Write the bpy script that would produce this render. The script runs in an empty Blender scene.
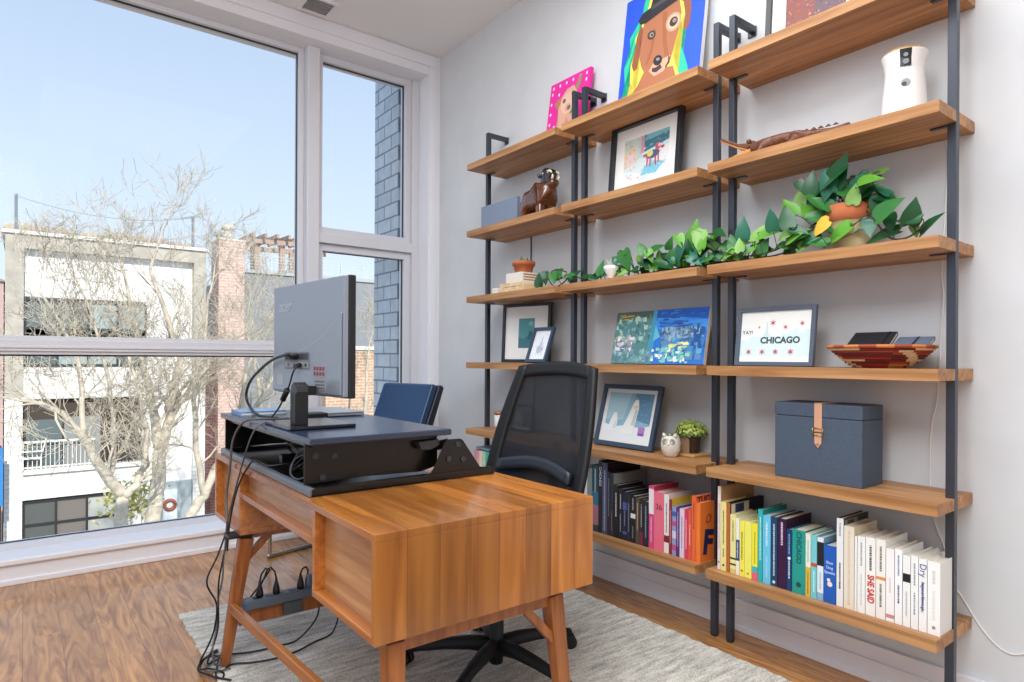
import bpy, bmesh, math, random
from mathutils import Vector, Matrix, Euler

SC = bpy.context.scene
COL = SC.collection
PI = math.pi
def R(d): return math.radians(d)
def rgb(h):
    h = h.lstrip('#'); out = []
    for i in (0, 2, 4):
        c = int(h[i:i+2], 16) / 255
        out.append(c / 12.92 if c <= 0.04045 else ((c + 0.055) / 1.055) ** 2.4)
    return (out[0], out[1], out[2], 1.0)

# ------------------------------------------------------------------ camera
YAW, ROLL, CAMZ, FPX = R(37.508), R(0.307), 1.157, 635.54
fw = Vector((math.sin(YAW), math.cos(YAW), 0)); rt = Vector((math.cos(YAW), -math.sin(YAW), 0)); up = Vector((0, 0, 1))
cx = rt * math.cos(ROLL) + up * math.sin(ROLL)
cy = -rt * math.sin(ROLL) + up * math.cos(ROLL)
cz = -fw
cam_data = bpy.data.cameras.new('camera')
cam_data.sensor_width = 36.0
cam_data.lens = FPX / 1024 * 36.0
cam_data.shift_y = (358.28 - 341) / 1024
cam_data.clip_start = 0.05; cam_data.clip_end = 300
cam = bpy.data.objects.new('camera', cam_data); COL.objects.link(cam)
m3 = Matrix((cx, cy, cz)).transposed()
cam.matrix_world = Matrix.Translation((0, 0, CAMZ)) @ m3.to_4x4()
SC.camera = cam

# ------------------------------------------------------------------ sky
w = bpy.data.worlds.new('sky'); SC.world = w; w.use_nodes = True
nt = w.node_tree; nt.nodes.clear()
out = nt.nodes.new('ShaderNodeOutputWorld'); bg = nt.nodes.new('ShaderNodeBackground')
tc = nt.nodes.new('ShaderNodeTexCoord'); sp = nt.nodes.new('ShaderNodeSeparateXYZ'); cr = nt.nodes.new('ShaderNodeValToRGB')
nt.links.new(tc.outputs['Generated'], sp.inputs[0]); nt.links.new(sp.outputs['Z'], cr.inputs[0])
nt.links.new(cr.outputs[0], bg.inputs[0]); nt.links.new(bg.outputs[0], out.inputs[0])
el = cr.color_ramp.elements
el[0].position = 0.0; el[0].color = rgb('dbe8f5')
el[1].position = 0.22; el[1].color = rgb('c7d8ec')
e = el.new(0.48); e.color = rgb('abbfda')
e = el.new(0.95); e.color = rgb('8fb2d8')
bg.inputs[1].default_value = 1.0

# ------------------------------------------------------------------ sun and added room fill lights
def light(name, kind, loc, energy, color=(1, 1, 1), rot=(0, 0, 0), size=None, size_y=None):
    d = bpy.data.lights.new(name, kind); d.energy = energy; d.color = color
    if kind == 'AREA':
        d.shape = 'RECTANGLE'; d.size = size; d.size_y = size_y or size
    o = bpy.data.objects.new(name, d); COL.objects.link(o); o.location = loc; o.rotation_euler = rot
    return o
sun = light('sun', 'SUN', (0, -20, 30), 3.5, (1.0, 0.95, 0.86))
sun.data.angle = R(0.6)
sun.rotation_euler = Vector((0.10, 0.80, -0.52)).to_track_quat('-Z', 'Y').to_euler()
light('room_fill_light', 'AREA', (-0.7, -0.5, 3.30), 88, (0.92, 0.962, 1.0), (0, 0, 0), 2.6, 2.6)  # added fill above the camera to brighten the room, no fixture modelled
light('room_fill_light_front', 'AREA', (0.9, 1.6, 3.36), 46, (0.93, 0.965, 1.0), (0, 0, 0), 1.6, 1.6)  # second added fill, over the desk and shelves

pl0 = light('ceiling_fill_light', 'POINT', (-0.2, 0.6, 2.75), 48, (0.93, 0.965, 1.0)); pl0.data.shadow_soft_size = 0.35  # added point fill that lightens the ceiling, no pendant hangs here
vs = SC.view_settings
vs.view_transform = 'Standard'
try: vs.look = 'None'
except Exception: pass
vs.exposure = 0.38; vs.gamma = 1.0; vs.use_curve_mapping = False
SC.cycles.max_bounces = 10; SC.cycles.diffuse_bounces = 5; SC.cycles.glossy_bounces = 4
SC.cycles.transparent_max_bounces = 16; SC.cycles.use_denoising = True
SC.cycles.sample_clamp_indirect = 6.0
SC.cycles.caustics_reflective = False; SC.cycles.caustics_refractive = False

# ------------------------------------------------------------------ materials
MATS = {}
def base_mat(name):
    m = bpy.data.materials.new(name); m.use_nodes = True
    nt = m.node_tree; b = nt.nodes['Principled BSDF']
    return m, nt, b
def N(nt, t, **kw):
    n = nt.nodes.new('ShaderNode' + t)
    for k, v in kw.items():
        if k.startswith('i'):
            n.inputs[int(k[1:])].default_value = v
        else: setattr(n, k, v)
    return n
def math_n(nt, op, a, b=None):
    n = nt.nodes.new('ShaderNodeMath'); n.operation = op
    for i, v in enumerate((a, b)):
        if v is None: continue
        if isinstance(v, (int, float)): n.inputs[i].default_value = v
        else: nt.links.new(v, n.inputs[i])
    return n.outputs[0]
def mat(name, color, rough=0.5, metal=0.0, spec=0.5, noise=0.0, nscale=30.0, bump=0.0, coat=0.0):
    """plain painted / fabric / metal material with a slight procedural mottling"""
    if name in MATS: return MATS[name]
    m, nt, b = base_mat(name)
    c = rgb(color)
    b.inputs['Base Color'].default_value = c
    b.inputs['Roughness'].default_value = rough; b.inputs['Metallic'].default_value = metal
    b.inputs['Specular IOR Level'].default_value = spec
    if coat: b.inputs['Coat Weight'].default_value = coat; b.inputs['Coat Roughness'].default_value = 0.15
    if noise or bump:
        tc = N(nt, 'TexCoord'); nz = N(nt, 'TexNoise'); nz.inputs['Scale'].default_value = nscale; nz.inputs['Detail'].default_value = 6
        nt.links.new(tc.outputs['Object'], nz.inputs['Vector'])
        if noise:
            rp = N(nt, 'ValToRGB')
            rp.color_ramp.elements[0].position = 0.3; rp.color_ramp.elements[1].position = 0.7
            rp.color_ramp.elements[0].color = tuple(max(0, x * (1 - noise)) for x in c[:3]) + (1,)
            rp.color_ramp.elements[1].color = tuple(min(1, x * (1 + noise)) for x in c[:3]) + (1,)
            nt.links.new(nz.outputs['Fac'], rp.inputs[0]); nt.links.new(rp.outputs[0], b.inputs['Base Color'])
        if bump:
            bp = N(nt, 'Bump'); bp.inputs['Strength'].default_value = bump; bp.inputs['Distance'].default_value = 0.004
            nt.links.new(nz.outputs['Fac'], bp.inputs['Height']); nt.links.new(bp.outputs[0], b.inputs['Normal'])
    MATS[name] = m
    return m
def wood(name, c1, c2, plank='x', pw=0.09, grain='y', gs=1.6, cs=28.0, rough=0.4, tint=0.28, spec=0.4, seam=0.0, plen=None, distort=0.6, bump=0.0, coat=0.0):
    """planks side by side along PLANK, grain running along GRAIN ('yz' wraps over an edge)"""
    if name in MATS: return MATS[name]
    m, nt, b = base_mat(name)
    tc = N(nt, 'TexCoord'); sp = N(nt, 'SeparateXYZ'); nt.links.new(tc.outputs['Object'], sp.inputs[0])
    ax = {'x': sp.outputs[0], 'y': sp.outputs[1], 'z': sp.outputs[2]}
    g = math_n(nt, 'SUBTRACT', ax['y'], ax['z']) if grain == 'yz' else ax[grain]
    third = [k for k in 'xyz' if k != plank and k not in grain]
    t = ax[third[0]] if third else 0.0
    pcoord = math_n(nt, 'DIVIDE', ax[plank], pw)
    if plen:
        row = math_n(nt, 'FLOOR', pcoord)
        off = N(nt, 'TexWhiteNoise', noise_dimensions='1D'); nt.links.new(row, off.inputs['W'])
        gg = math_n(nt, 'FLOOR', math_n(nt, 'ADD', math_n(nt, 'DIVIDE', g, plen), off.outputs['Value']))
        seed = math_n(nt, 'ADD', math_n(nt, 'MULTIPLY', row, 7.31), math_n(nt, 'MULTIPLY', gg, 3.77))
    else:
        seed = math_n(nt, 'FLOOR', pcoord)
    wn = N(nt, 'TexWhiteNoise', noise_dimensions='1D'); nt.links.new(seed, wn.inputs['W'])
    cb = N(nt, 'CombineXYZ')
    nt.links.new(math_n(nt, 'ADD', math_n(nt, 'MULTIPLY', ax[plank], cs), math_n(nt, 'MULTIPLY', wn.outputs['Value'], 50)), cb.inputs[0])
    nt.links.new(math_n(nt, 'MULTIPLY', g, gs), cb.inputs[1])
    if third: nt.links.new(math_n(nt, 'MULTIPLY', t, cs), cb.inputs[2])
    nz = N(nt, 'TexNoise'); nz.inputs['Scale'].default_value = 1.0; nz.inputs['Detail'].default_value = 7; nz.inputs['Distortion'].default_value = distort
    nt.links.new(cb.outputs[0], nz.inputs['Vector'])
    rp = N(nt, 'ValToRGB'); rp.color_ramp.elements[0].position = 0.33; rp.color_ramp.elements[1].position = 0.66
    rp.color_ramp.elements[0].color = rgb(c1); rp.color_ramp.elements[1].color = rgb(c2)
    nt.links.new(nz.outputs['Fac'], rp.inputs[0])
    hv = N(nt, 'HueSaturation')
    v = math_n(nt, 'ADD', math_n(nt, 'MULTIPLY', wn.outputs['Value'], tint * 1.6), 1 - tint * 0.8)
    if seam:
        fr = math_n(nt, 'FRACT', pcoord)
        ed = math_n(nt, 'MINIMUM', fr, math_n(nt, 'SUBTRACT', 1.0, fr))
        s = math_n(nt, 'GREATER_THAN', ed, seam)
        v = math_n(nt, 'MULTIPLY', v, math_n(nt, 'ADD', math_n(nt, 'MULTIPLY', s, 0.45), 0.55))
    nt.links.new(v, hv.inputs['Value']); nt.links.new(rp.outputs[0], hv.inputs['Color'])
    nt.links.new(hv.outputs[0], b.inputs['Base Color'])
    b.inputs['Roughness'].default_value = rough; b.inputs['Specular IOR Level'].default_value = spec
    if coat: b.inputs['Coat Weight'].default_value = coat; b.inputs['Coat Roughness'].default_value = 0.12
    if bump:
        bp = N(nt, 'Bump'); bp.inputs['Strength'].default_value = bump; bp.inputs['Distance'].default_value = 0.002
        nt.links.new(nz.outputs['Fac'], bp.inputs['Height']); nt.links.new(bp.outputs[0], b.inputs['Normal'])
    MATS[name] = m
    return m
def glass_mat(name, refl=0.05, tint=(1, 1, 1, 1)):
    if name in MATS: return MATS[name]
    m = bpy.data.materials.new(name); m.use_nodes = True; nt = m.node_tree; nt.nodes.clear()
    o = N(nt, 'OutputMaterial'); t = N(nt, 'BsdfTransparent'); g = N(nt, 'BsdfGlossy'); mx = N(nt, 'MixShader')
    t.inputs[0].default_value = tint; g.inputs['Roughness'].default_value = 0.02
    mx.inputs[0].default_value = refl
    nt.links.new(t.outputs[0], mx.inputs[1]); nt.links.new(g.outputs[0], mx.inputs[2]); nt.links.new(mx.outputs[0], o.inputs[0])
    MATS[name] = m
    return m
def brick_mat(name, c1, c2, mortar, bw, bh, axes='xz', rough=0.8, msize=0.012, offset=0.5):
    if name in MATS: return MATS[name]
    m, nt, b = base_mat(name)
    tc = N(nt, 'TexCoord'); sp = N(nt, 'SeparateXYZ'); cb = N(nt, 'CombineXYZ'); nt.links.new(tc.outputs['Object'], sp.inputs[0])
    if axes == 'xz':
        nt.links.new(math_n(nt, 'ADD', sp.outputs[0], sp.outputs[1]), cb.inputs[0])
    else:
        nt.links.new(sp.outputs['XYZ'.index(axes[0].upper())], cb.inputs[0])
    nt.links.new(sp.outputs[2], cb.inputs[1])
    br = N(nt, 'TexBrick'); br.offset = offset
    br.inputs['Color1'].default_value = rgb(c1); br.inputs['Color2'].default_value = rgb(c2); br.inputs['Mortar'].default_value = rgb(mortar)
    br.inputs['Scale'].default_value = 1.0; br.inputs['Mortar Size'].default_value = msize
    br.inputs['Brick Width'].default_value = bw; br.inputs['Row Height'].default_value = bh
    nt.links.new(cb.outputs[0], br.inputs['Vector'])
    nz = N(nt, 'TexNoise'); nz.inputs['Scale'].default_value = 14; nt.links.new(tc.outputs['Object'], nz.inputs['Vector'])
    hv = N(nt, 'HueSaturation'); nt.links.new(math_n(nt, 'ADD', math_n(nt, 'MULTIPLY', nz.outputs['Fac'], 0.5), 0.75), hv.inputs['Value'])
    nt.links.new(br.outputs['Color'], hv.inputs['Color']); nt.links.new(hv.outputs[0], b.inputs['Base Color'])
    b.inputs['Roughness'].default_value = rough
    MATS[name] = m
    return m

# ------------------------------------------------------------------ mesh helpers
class MB:
    """collects shapes; build() links them as ONE mesh object. o = origin subtracted from world coordinates"""
    def __init__(s, o=(0, 0, 0)):
        s.bm = bmesh.new(); s.o = Vector(o); s.mats = []
    def mi(s, m):
        if m not in s.mats: s.mats.append(m)
        return s.mats.index(m)
    def v(s, p): return s.bm.verts.new(Vector(p) - s.o)
    def face(s, pts, m, smooth=False):
        f = s.bm.faces.new([s.v(p) for p in pts]); f.material_index = s.mi(m); f.smooth = smooth
        return f
    def box(s, x0, x1, y0, y1, z0, z1, m, mx=None):
        P = [(x, y, z) for z in (z0, z1) for y in (y0, y1) for x in (x0, x1)]
        if mx is not None: P = [mx @ Vector(p) for p in P]
        V = [s.v(p) for p in P]; k = s.mi(m)
        for q in ((0, 2, 3, 1), (4, 5, 7, 6), (0, 1, 5, 4), (2, 6, 7, 3), (0, 4, 6, 2), (1, 3, 7, 5)):
            f = s.bm.faces.new([V[i] for i in q]); f.material_index = k
        return s
    def prism(s, poly, axis, a0, a1, m, mx=None):
        def put(u, w, a):
            p = {'x': (a, u, w), 'y': (u, a, w), 'z': (u, w, a)}[axis]
            return mx @ Vector(p) if mx is not None else p
        A = [s.v(put(u, w, a0)) for u, w in poly]; B = [s.v(put(u, w, a1)) for u, w in poly]
        k = s.mi(m); n = len(poly)
        for i in range(n):
            f = s.bm.faces.new((A[i], A[(i+1) % n], B[(i+1) % n], B[i])); f.material_index = k
        f = s.bm.faces.new(A[::-1]); f.material_index = k
        f = s.bm.faces.new(B); f.material_index = k
        return s
    def tube(s, pts, r, m, seg=8, caps=True, square=False):
        pts = [Vector(p) for p in pts]; n = len(pts)
        rs = r if isinstance(r, (list, tuple)) else [r] * n
        k = s.mi(m); rings = []; prev = None
        for i, p in enumerate(pts):
            d = (pts[min(i+1, n-1)] - pts[max(i-1, 0)])
            d = d.normalized() if d.length > 1e-9 else Vector((0, 0, 1))
            if prev is None:
                a = Vector((0, 0, 1)) if abs(d.z) < 0.9 else Vector((1, 0, 0))
                u = d.cross(a).normalized()
            else:
                u = (prev - d * prev.dot(d)); u = u.normalized() if u.length > 1e-6 else d.orthogonal().normalized()
            prev = u; w2 = d.cross(u)
            off = PI / 4 if square else 0
            rings.append([s.v(p + (u * math.cos(off + 2*PI*j/seg) + w2 * math.sin(off + 2*PI*j/seg)) * rs[i]) for j in range(seg)])
        for i in range(n - 1):
            for j in range(seg):
                f = s.bm.faces.new((rings[i][j], rings[i][(j+1) % seg], rings[i+1][(j+1) % seg], rings[i+1][j]))
                f.material_index = k; f.smooth = not square
        if caps:
            f = s.bm.faces.new(rings[0][::-1]); f.material_index = k
            f = s.bm.faces.new(rings[-1]); f.material_index = k
        return s
    def bar(s, p, q, w_, h_, m, upv=(0, 0, 1), w2=None, h2=None):
        """square bar from p to q, w_ along the side, h_ along up"""
        p, q = Vector(p), Vector(q); d = (q - p).normalized(); upv = Vector(upv)
        a = d.cross(upv).normalized(); b = a.cross(d)
        w2 = w2 or w_; h2 = h2 or h_; k = s.mi(m)
        A = [s.v(p + a * sx * w_ / 2 + b * sz * h_ / 2) for sx, sz in ((-1, -1), (1, -1), (1, 1), (-1, 1))]
        B = [s.v(q + a * sx * w2 / 2 + b * sz * h2 / 2) for sx, sz in ((-1, -1), (1, -1), (1, 1), (-1, 1))]
        for i in range(4):
            f = s.bm.faces.new((A[i], A[(i+1) % 4], B[(i+1) % 4], B[i])); f.material_index = k
        s.bm.faces.new(A[::-1]).material_index = k; s.bm.faces.new(B).material_index = k
        return s
    def lathe(s, prof, c, m, seg=28, mats=None, sx=1.0, sy=1.0):
        c = Vector(c); rings = []
        for r, z in prof:
            rings.append([s.v(c + Vector((r * sx * math.cos(2*PI*j/seg), r * sy * math.sin(2*PI*j/seg), z))) for j in range(seg)])
        for i in range(len(prof) - 1):
            k = s.mi(mats[i] if mats else m)
            for j in range(seg):
                f = s.bm.faces.new((rings[i][j], rings[i][(j+1) % seg], rings[i+1][(j+1) % seg], rings[i+1][j]))
                f.material_index = k; f.smooth = True
        k = s.mi(m)
        if prof[0][0] > 1e-5: s.bm.faces.new(rings[0][::-1]).material_index = k
        if prof[-1][0] > 1e-5: s.bm.faces.new(rings[-1]).material_index = s.mi(mats[-1] if mats else m)
        return s
    def grid(s, f, nu, nv, m, smooth=True, thick=None):
        V = [[s.v(f(i / nu, j / nv)) for j in range(nv + 1)] for i in range(nu + 1)]; k = s.mi(m)
        for i in range(nu):
            for j in range(nv):
                q = s.bm.faces.new((V[i][j], V[i+1][j], V[i+1][j+1], V[i][j+1])); q.material_index = k; q.smooth = smooth
        return s
    def build(s, name, parent=None, loc=None, bevel=0.0, bseg=2, smooth=False, solid=0.0, fix=True):
        if fix: bmesh.ops.recalc_face_normals(s.bm, faces=s.bm.faces)
        me = bpy.data.meshes.new(name); s.bm.to_mesh(me); s.bm.free()
        for m in s.mats: me.materials.append(m)
        if smooth:
            for p in me.polygons: p.use_smooth = True
        o = bpy.data.objects.new(name, me); COL.objects.link(o)
        if parent is not None: o.parent = parent
        if loc is not None: o.location = loc
        elif parent is None: o.location = s.o
        if solid:
            sm = o.modifiers.new('solid', 'SOLIDIFY'); sm.thickness = solid; sm.offset = 0
        if bevel:
            bv = o.modifiers.new('bevel', 'BEVEL'); bv.width = bevel; bv.segments = bseg; bv.limit_method = 'ANGLE'; bv.angle_limit = R(40)
        return o
def tag(o, label=None, cat=None, group=None, kind=None):
    if label: o['label'] = label
    if cat: o['category'] = cat
    if group: o['group'] = group
    if kind: o['kind'] = kind
    return o
def thing(name, label, cat, loc=(0, 0, 0), rot=(0, 0, 0), group=None):
    o = bpy.data.objects.new(name, None); COL.objects.link(o); o.location = loc; o.rotation_euler = rot
    o.empty_display_size = 0.05
    return tag(o, label, cat, group)
def struct(o): o['kind'] = 'structure'; return o
def text_obj(name, body, size, m, parent, mx, align='CENTER', extrude=0.0004, sx=1.0, bold=0.0, shear=0.0):
    cu = bpy.data.curves.new(name, 'FONT'); cu.body = body; cu.size = size; cu.extrude = extrude
    cu.align_x = align; cu.align_y = 'CENTER'; cu.offset = bold; cu.shear = shear; cu.resolution_u = 3
    tmp = bpy.data.objects.new(name, cu); COL.objects.link(tmp)
    bpy.context.view_layer.update()
    me = bpy.data.meshes.new_from_object(tmp)
    bpy.data.objects.remove(tmp); bpy.data.curves.remove(cu)
    me.transform(mx @ Matrix.Diagonal((sx, 1, 1, 1)))
    me.materials.clear(); me.materials.append(m)
    o = bpy.data.objects.new(name, me); COL.objects.link(o); o.parent = parent
    return o
def axes(xa, ya, za, loc=(0, 0, 0)):
    return Matrix.Translation(loc) @ Matrix((xa, ya, za)).transposed().to_4x4()
FRONT = lambda loc=(0, 0, 0): axes((1, 0, 0), (0, 0, 1), (0, -1, 0), loc)     # lettering on a face that looks along -y
SPINE = lambda loc=(0, 0, 0): axes((0, 0, -1), (0, -1, 0), (-1, 0, 0), loc)   # reads downwards on a face that looks along -x
SPINE_UP = lambda loc=(0, 0, 0): axes((0, -1, 0), (0, 0, 1), (-1, 0, 0), loc) # upright lettering on a face that looks along -x

# shared materials
WALL = mat('wall paint', 'd3d5d7', 0.85, noise=0.03, nscale=6)
CEIL = mat('ceiling paint', 'ededed', 0.9)
WHITE = mat('white trim paint', 'e9e9ee', 0.35)
STEEL = mat('dark powder coated steel', '434750', 0.36, metal=0.5, spec=0.5)
SHELF = wood('shelf oak', 'a06d40', 'cd9a68', 'x', 0.075, 'y', 2.0, 40, 0.45, 0.22, spec=0.3)
DESKTOP = wood('desk walnut strips', '8a4d19', 'bb7833', 'x', 0.088, 'yz', 1.5, 20, 0.26, 0.46, spec=0.5, seam=0.010, coat=0.35)
DESKSIDE = wood('desk side veneer', '9a673a', 'bd8f60', 'z', 0.09, 'y', 2.2, 40, 0.38, 0.18, spec=0.45, coat=0.6)
DESKEDGE = wood('desk solid edge', '8d4d1d', 'b87434', 'z', 0.2, 'y', 2.2, 30, 0.38, 0.1, spec=0.5, coat=0.7)
LEGWOOD = wood('desk leg wood', '7d431a', 'a9652f', 'x', 0.2, 'z', 2.5, 40, 0.35, 0.1, spec=0.45, coat=0.3)
BLACK = mat('black plastic', '141416', 0.45)
BLACKGLOSS = mat('glossy black steel', '100e0c', 0.28, spec=0.5)
GREYPLASTIC = mat('dark grey plastic', '33363b', 0.4)
INK = mat('black ink', '1c1c1e', 0.7)
PAPER = mat('white paper', 'f0efec', 0.7)
PAGES = mat('page edges', 'e2d9c6', 0.9, noise=0.1, nscale=90)
CHROME = mat('brushed chrome', 'b9b4b0', 0.25, metal=0.9)
# ================================================================== the room
XW, YW, ZC = 2.45, 4.09, 3.388       # shelf wall, window wall, ceiling
XL, YB = -2.6, -2.6                  # left wall and rear wall, behind the camera
FLOOR = wood('oak floor boards', '8a5526', 'c08b50', 'x', 0.128, 'y', 2.6, 22, 0.36, 0.22, spec=0.5, seam=0.012, plen=1.35, distort=2.2, coat=0.5)
b = MB(); b.box(XL - .2, XW + .2, YB - .2, YW + .36, -0.12, 0, FLOOR); struct(b.build('floor'))
b = MB(); b.box(XL - .2, XW + .3, YB - .2, YW + .40, ZC, ZC + .25, CEIL); struct(b.build('ceiling'))
b = MB(); b.box(XW, XW + .2, YB - .2, YW + .40, -0.12, ZC + .02, WALL); struct(b.build('wall_right'))
LW0, LW1, LZ0, LZ1 = -1.9, 3.1, .75, 3.2     # second big window, in the left wall
b = MB(); b.box(XL - .2, XL, YB - .2, LW0, -0.12, ZC + .02, WALL); b.box(XL - .2, XL, LW1, YW + .40, -0.12, ZC + .02, WALL)
b.box(XL - .2, XL, LW0, LW1, -0.12, LZ0, WALL); b.box(XL - .2, XL, LW0, LW1, LZ1, ZC + .02, WALL); struct(b.build('wall_left'))
b = MB(); b.box(XL, XW, YB - .2, YB, -0.12, ZC + .02, WALL); struct(b.build('wall_rear'))
WX0, WX1, WZ0, WZ1 = -1.9, 2.355, 0.13, 3.24   # window opening
b = MB()
b.box(XL, WX0, YW, YW + .36, 0, ZC, WHITE); b.box(WX1, XW, YW, YW + .36, 0, ZC, WHITE)
b.box(WX0, WX1, YW, YW + .36, 0, WZ0, WHITE); b.box(WX0, WX1, YW, YW + .36, WZ1, ZC, WHITE)
struct(b.build('wall_front'))
# stepped casing over the window, sill nosing, skirting under it
b = MB()
b.box(WX0, WX1 + .055, YW - .012, YW, WZ1 + .06, ZC - .012, WHITE); b.box(WX1 + .012, WX1 + .06, YW - .012, YW, 0.1, WZ1 + .06, WHITE)
struct(b.build('trim_1', bevel=.004))
b = MB(); b.box(WX0, XW, YW - .035, YW + .20, WZ0 - .028, WZ0 + .002, WHITE); struct(b.build('trim_2', bevel=.006))
b = MB(); b.box(XL, XW, YW - .018, YW, 0, WZ0 - .028, WHITE); b.box(XL, XW, YW - .028, YW - .018, 0, .03, WHITE); struct(b.build('baseboard_front', bevel=.004))
b = MB(); b.box(XW - .018, XW, YB, YW - .03, 0, .13, WHITE); b.box(XW - .026, XW - .018, YB, YW - .03, 0, .078, WHITE); b.box(XW - .034, XW - .026, YB, YW - .03, 0, .026, WHITE)
struct(b.build('baseboard_right', bevel=.003))
# windows
FR = mat('window frame paint', 'd3d3d8', 0.4)
GASKET = mat('glazing gasket', '22262e', 0.6)
GL = glass_mat('window glass', 0.0015, (0.98, 0.99, 1.0, 1))
YG = YW + .21
def pane(mb, x0, x1, z0, z1, m): mb.box(x0, x1, YG - .003, YG + .003, z0, z1, m)
def ring(mb, x0, x1, z0, z1, w_, y0, y1, m):
    mb.box(x0, x0 + w_, y0, y1, z0, z1, m); mb.box(x1 - w_, x1, y0, y1, z0, z1, m)
    mb.box(x0 + w_, x1 - w_, y0, y1, z0, z0 + w_, m); mb.box(x0 + w_, x1 - w_, y0, y1, z1 - w_, z1, m)
def window(name, x0, x1, z0, z1, fw_, rail=None, frame=None):
    f = MB(); ring(f, x0, x1, z0, z1, fw_, YG - .04, YG + .04, FR)
    ring(f, x0 + fw_ - .004, x1 - fw_ + .004, z0 + fw_ - .004, z1 - fw_ + .004, .007, YG - .012, YG + .012, GASKET)
    if rail:
        f.box(x0 + fw_, x1 - fw_, YG - .045, YG + .04, rail[0], rail[1], FR)
        f.box(x0 + fw_, x1 - fw_, YG - .058, YG - .045, rail[0] + .018, rail[1] - .02, FR)
        f.box(x0 + fw_, x1 - fw_, YG - .066, YG - .058, rail[0] + .034, rail[1] - .052, FR)
        f.box(x0 + fw_, x1 - fw_, YG - .02, YG + .02, rail[0] - .008, rail[0], GASKET)
    o = struct(f.build(name, bevel=.003))
    g = MB()
    if rail:
        pane(g, x0 + fw_, x1 - fw_, z0 + fw_, rail[0], GL); g.build('window_pane', o)
        g = MB(); pane(g, x0 + fw_, x1 - fw_, rail[1], z1 - fw_, GL); g.build('window_pane', o)
    else:
        pane(g, x0 + fw_, x1 - fw_, z0 + fw_, z1 - fw_, GL); g.build('window_pane', o)
    return o
window('window_1', WX0, 1.49, WZ0, WZ1, .035, (1.163, 1.264))
b = MB(); b.box(1.49, 1.575, YW + .10, YG + .05, WZ0, WZ1, FR); struct(b.build('trim_3', bevel=.005))
window('window_2', 1.575, 2.30, 2.008, WZ1, .045)
b = MB(); b.box(1.575, 2.30, YW + .135, YG + .05, 1.94, 2.008, FR); struct(b.build('trim_4', bevel=.004))
window('window_3', 1.575, 2.30, WZ0, 1.94, .05)
b = MB()
for ya in (LW0, LW0 + 1.65, LW0 + 3.33, LW1 - .05): b.box(XL - .14, XL - .06, ya, ya + .05, LZ0, LZ1, FR)
b.box(XL - .14, XL - .06, LW0, LW1, LZ0, LZ0 + .05, FR); b.box(XL - .14, XL - .06, LW0, LW1, LZ1 - .05, LZ1, FR)
o = struct(b.build('window_4'))
for i in range(3):
    b = MB(); b.box(XL - .103, XL - .097, LW0 + .05 + i * 1.665, LW0 + 1.65 + i * 1.665, LZ0 + .05, LZ1 - .05, GL); b.build('window_pane', o)
b = MB(); b.box(2.30, WX1, YG - .07, YG + .05, WZ0, WZ1, FR); struct(b.build('trim_5', bevel=.004))
# ceiling vent
v = thing('ceiling_vent', 'small white slotted vent in the ceiling near the window', 'vent', (1.47, 3.96, ZC))
b = MB(); ring2 = b
b.box(-.10, .10, -.10, -.08, -.008, 0, WHITE); b.box(-.10, .10, .08, .10, -.008, 0, WHITE); b.box(-.10, -.08, -.08, .08, -.008, 0, WHITE); b.box(.08, .10, -.08, .08, -.008, 0, WHITE)
b.build('frame', v)
b = MB()
for i in range(6): b.box(-.08, .08, -.075 + i * .026, -.062 + i * .026, -.006, 0, mat('vent grey', '8b8b8d', .6))
b.build('louvre', v)

# ================================================================== outside
WHITEBRICK = brick_mat('white painted brick', 'efede8', 'e3e1dc', 'cfccc6', .42, .14, 'xz', .85)
CONC = mat('grey render panel', 'b3aca0', .9, noise=.18, nscale=2.2)
STUCCO = mat('white stucco', 'f2f1ee', .85)
CORN = mat('pale roof edge', 'e6e4de', .7)
DGL = mat('dark window glass', '606c6d', .15, spec=.6)
PGL = mat('pale window blind behind glass', '9fb0b2', .3)
DFR = mat('black window frame', '2b2d2f', .5)
DARKIN = mat('dark recess', '4a4038', .9)
GRD = mat('winter ground', '8f897c', .95, noise=.3, nscale=.6)
b = MB(); b.box(-25, 45, 5.5, 60, -7.2, -7.0, GRD); struct(b.build('ground'))
D = 24.0
bl = thing('apartment_building', 'white modern block with grey framed front and roof planting across the street', 'building', (2.2, D, -7))
O = (2.2, D, -7)
def P(o=O): return MB(o)
b = P(); b.box(-.46, 5.0, D + .3, D + 9, -7, 4.55, STUCCO)
b.box(-.05, 4.62, D + .05, D + .3, -.16, .80, WHITEBRICK); b.box(-.05, 3.25, D + .05, D + .3, -3.2, -2.3, WHITEBRICK)
b.build('white_wall', bl)
b = P(); b.box(-.46, -.02, D, D + .35, -.1, 4.80, CONC); b.box(4.62, 5.0, D, D + .35, -.1, 4.80, CONC); b.box(-.02, 4.62, D, D + .35, 4.38, 4.80, CONC); b.build('frame_panel', bl)
b = P(); b.box(-.46, -.03, D, D + .4, -7, -.1, WHITEBRICK); b.box(4.62, 5.0, D + .02, D + .4, -7, -.1, WHITEBRICK); b.box(3.1, 3.32, D, D + .4, -7, -.1, WHITEBRICK); b.build('brick_pier', bl)
b = P(); b.box(-.55, 5.08, D - .08, D + 9, 4.80, 4.90, CORN); b.build('roof_edge', bl)
b = P(); b.box(-.02, 3.1, D - .06, D + .3, -2.42, -2.28, CORN); b.build('balcony_slab', bl)
b = P(); b.box(-.02, 3.1, D + .28, D + .34, -2.3, -.18, DARKIN); b.build('balcony_back', bl)
b = P(); b.box(.05, .95, D + .2, D + .28, -2.25, -.8, DGL); b.box(1.0, 1.95, D + .22, D + .28, -2.25, -.75, mat('grey curtain', '8d8f8d', .8)); b.build('balcony_door', bl)
b = P()
for i in range(17): b.box(-.02 + i * .11, .0 + i * .11, D + .0, D + .02, -2.28, -1.45, CORN)
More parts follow.
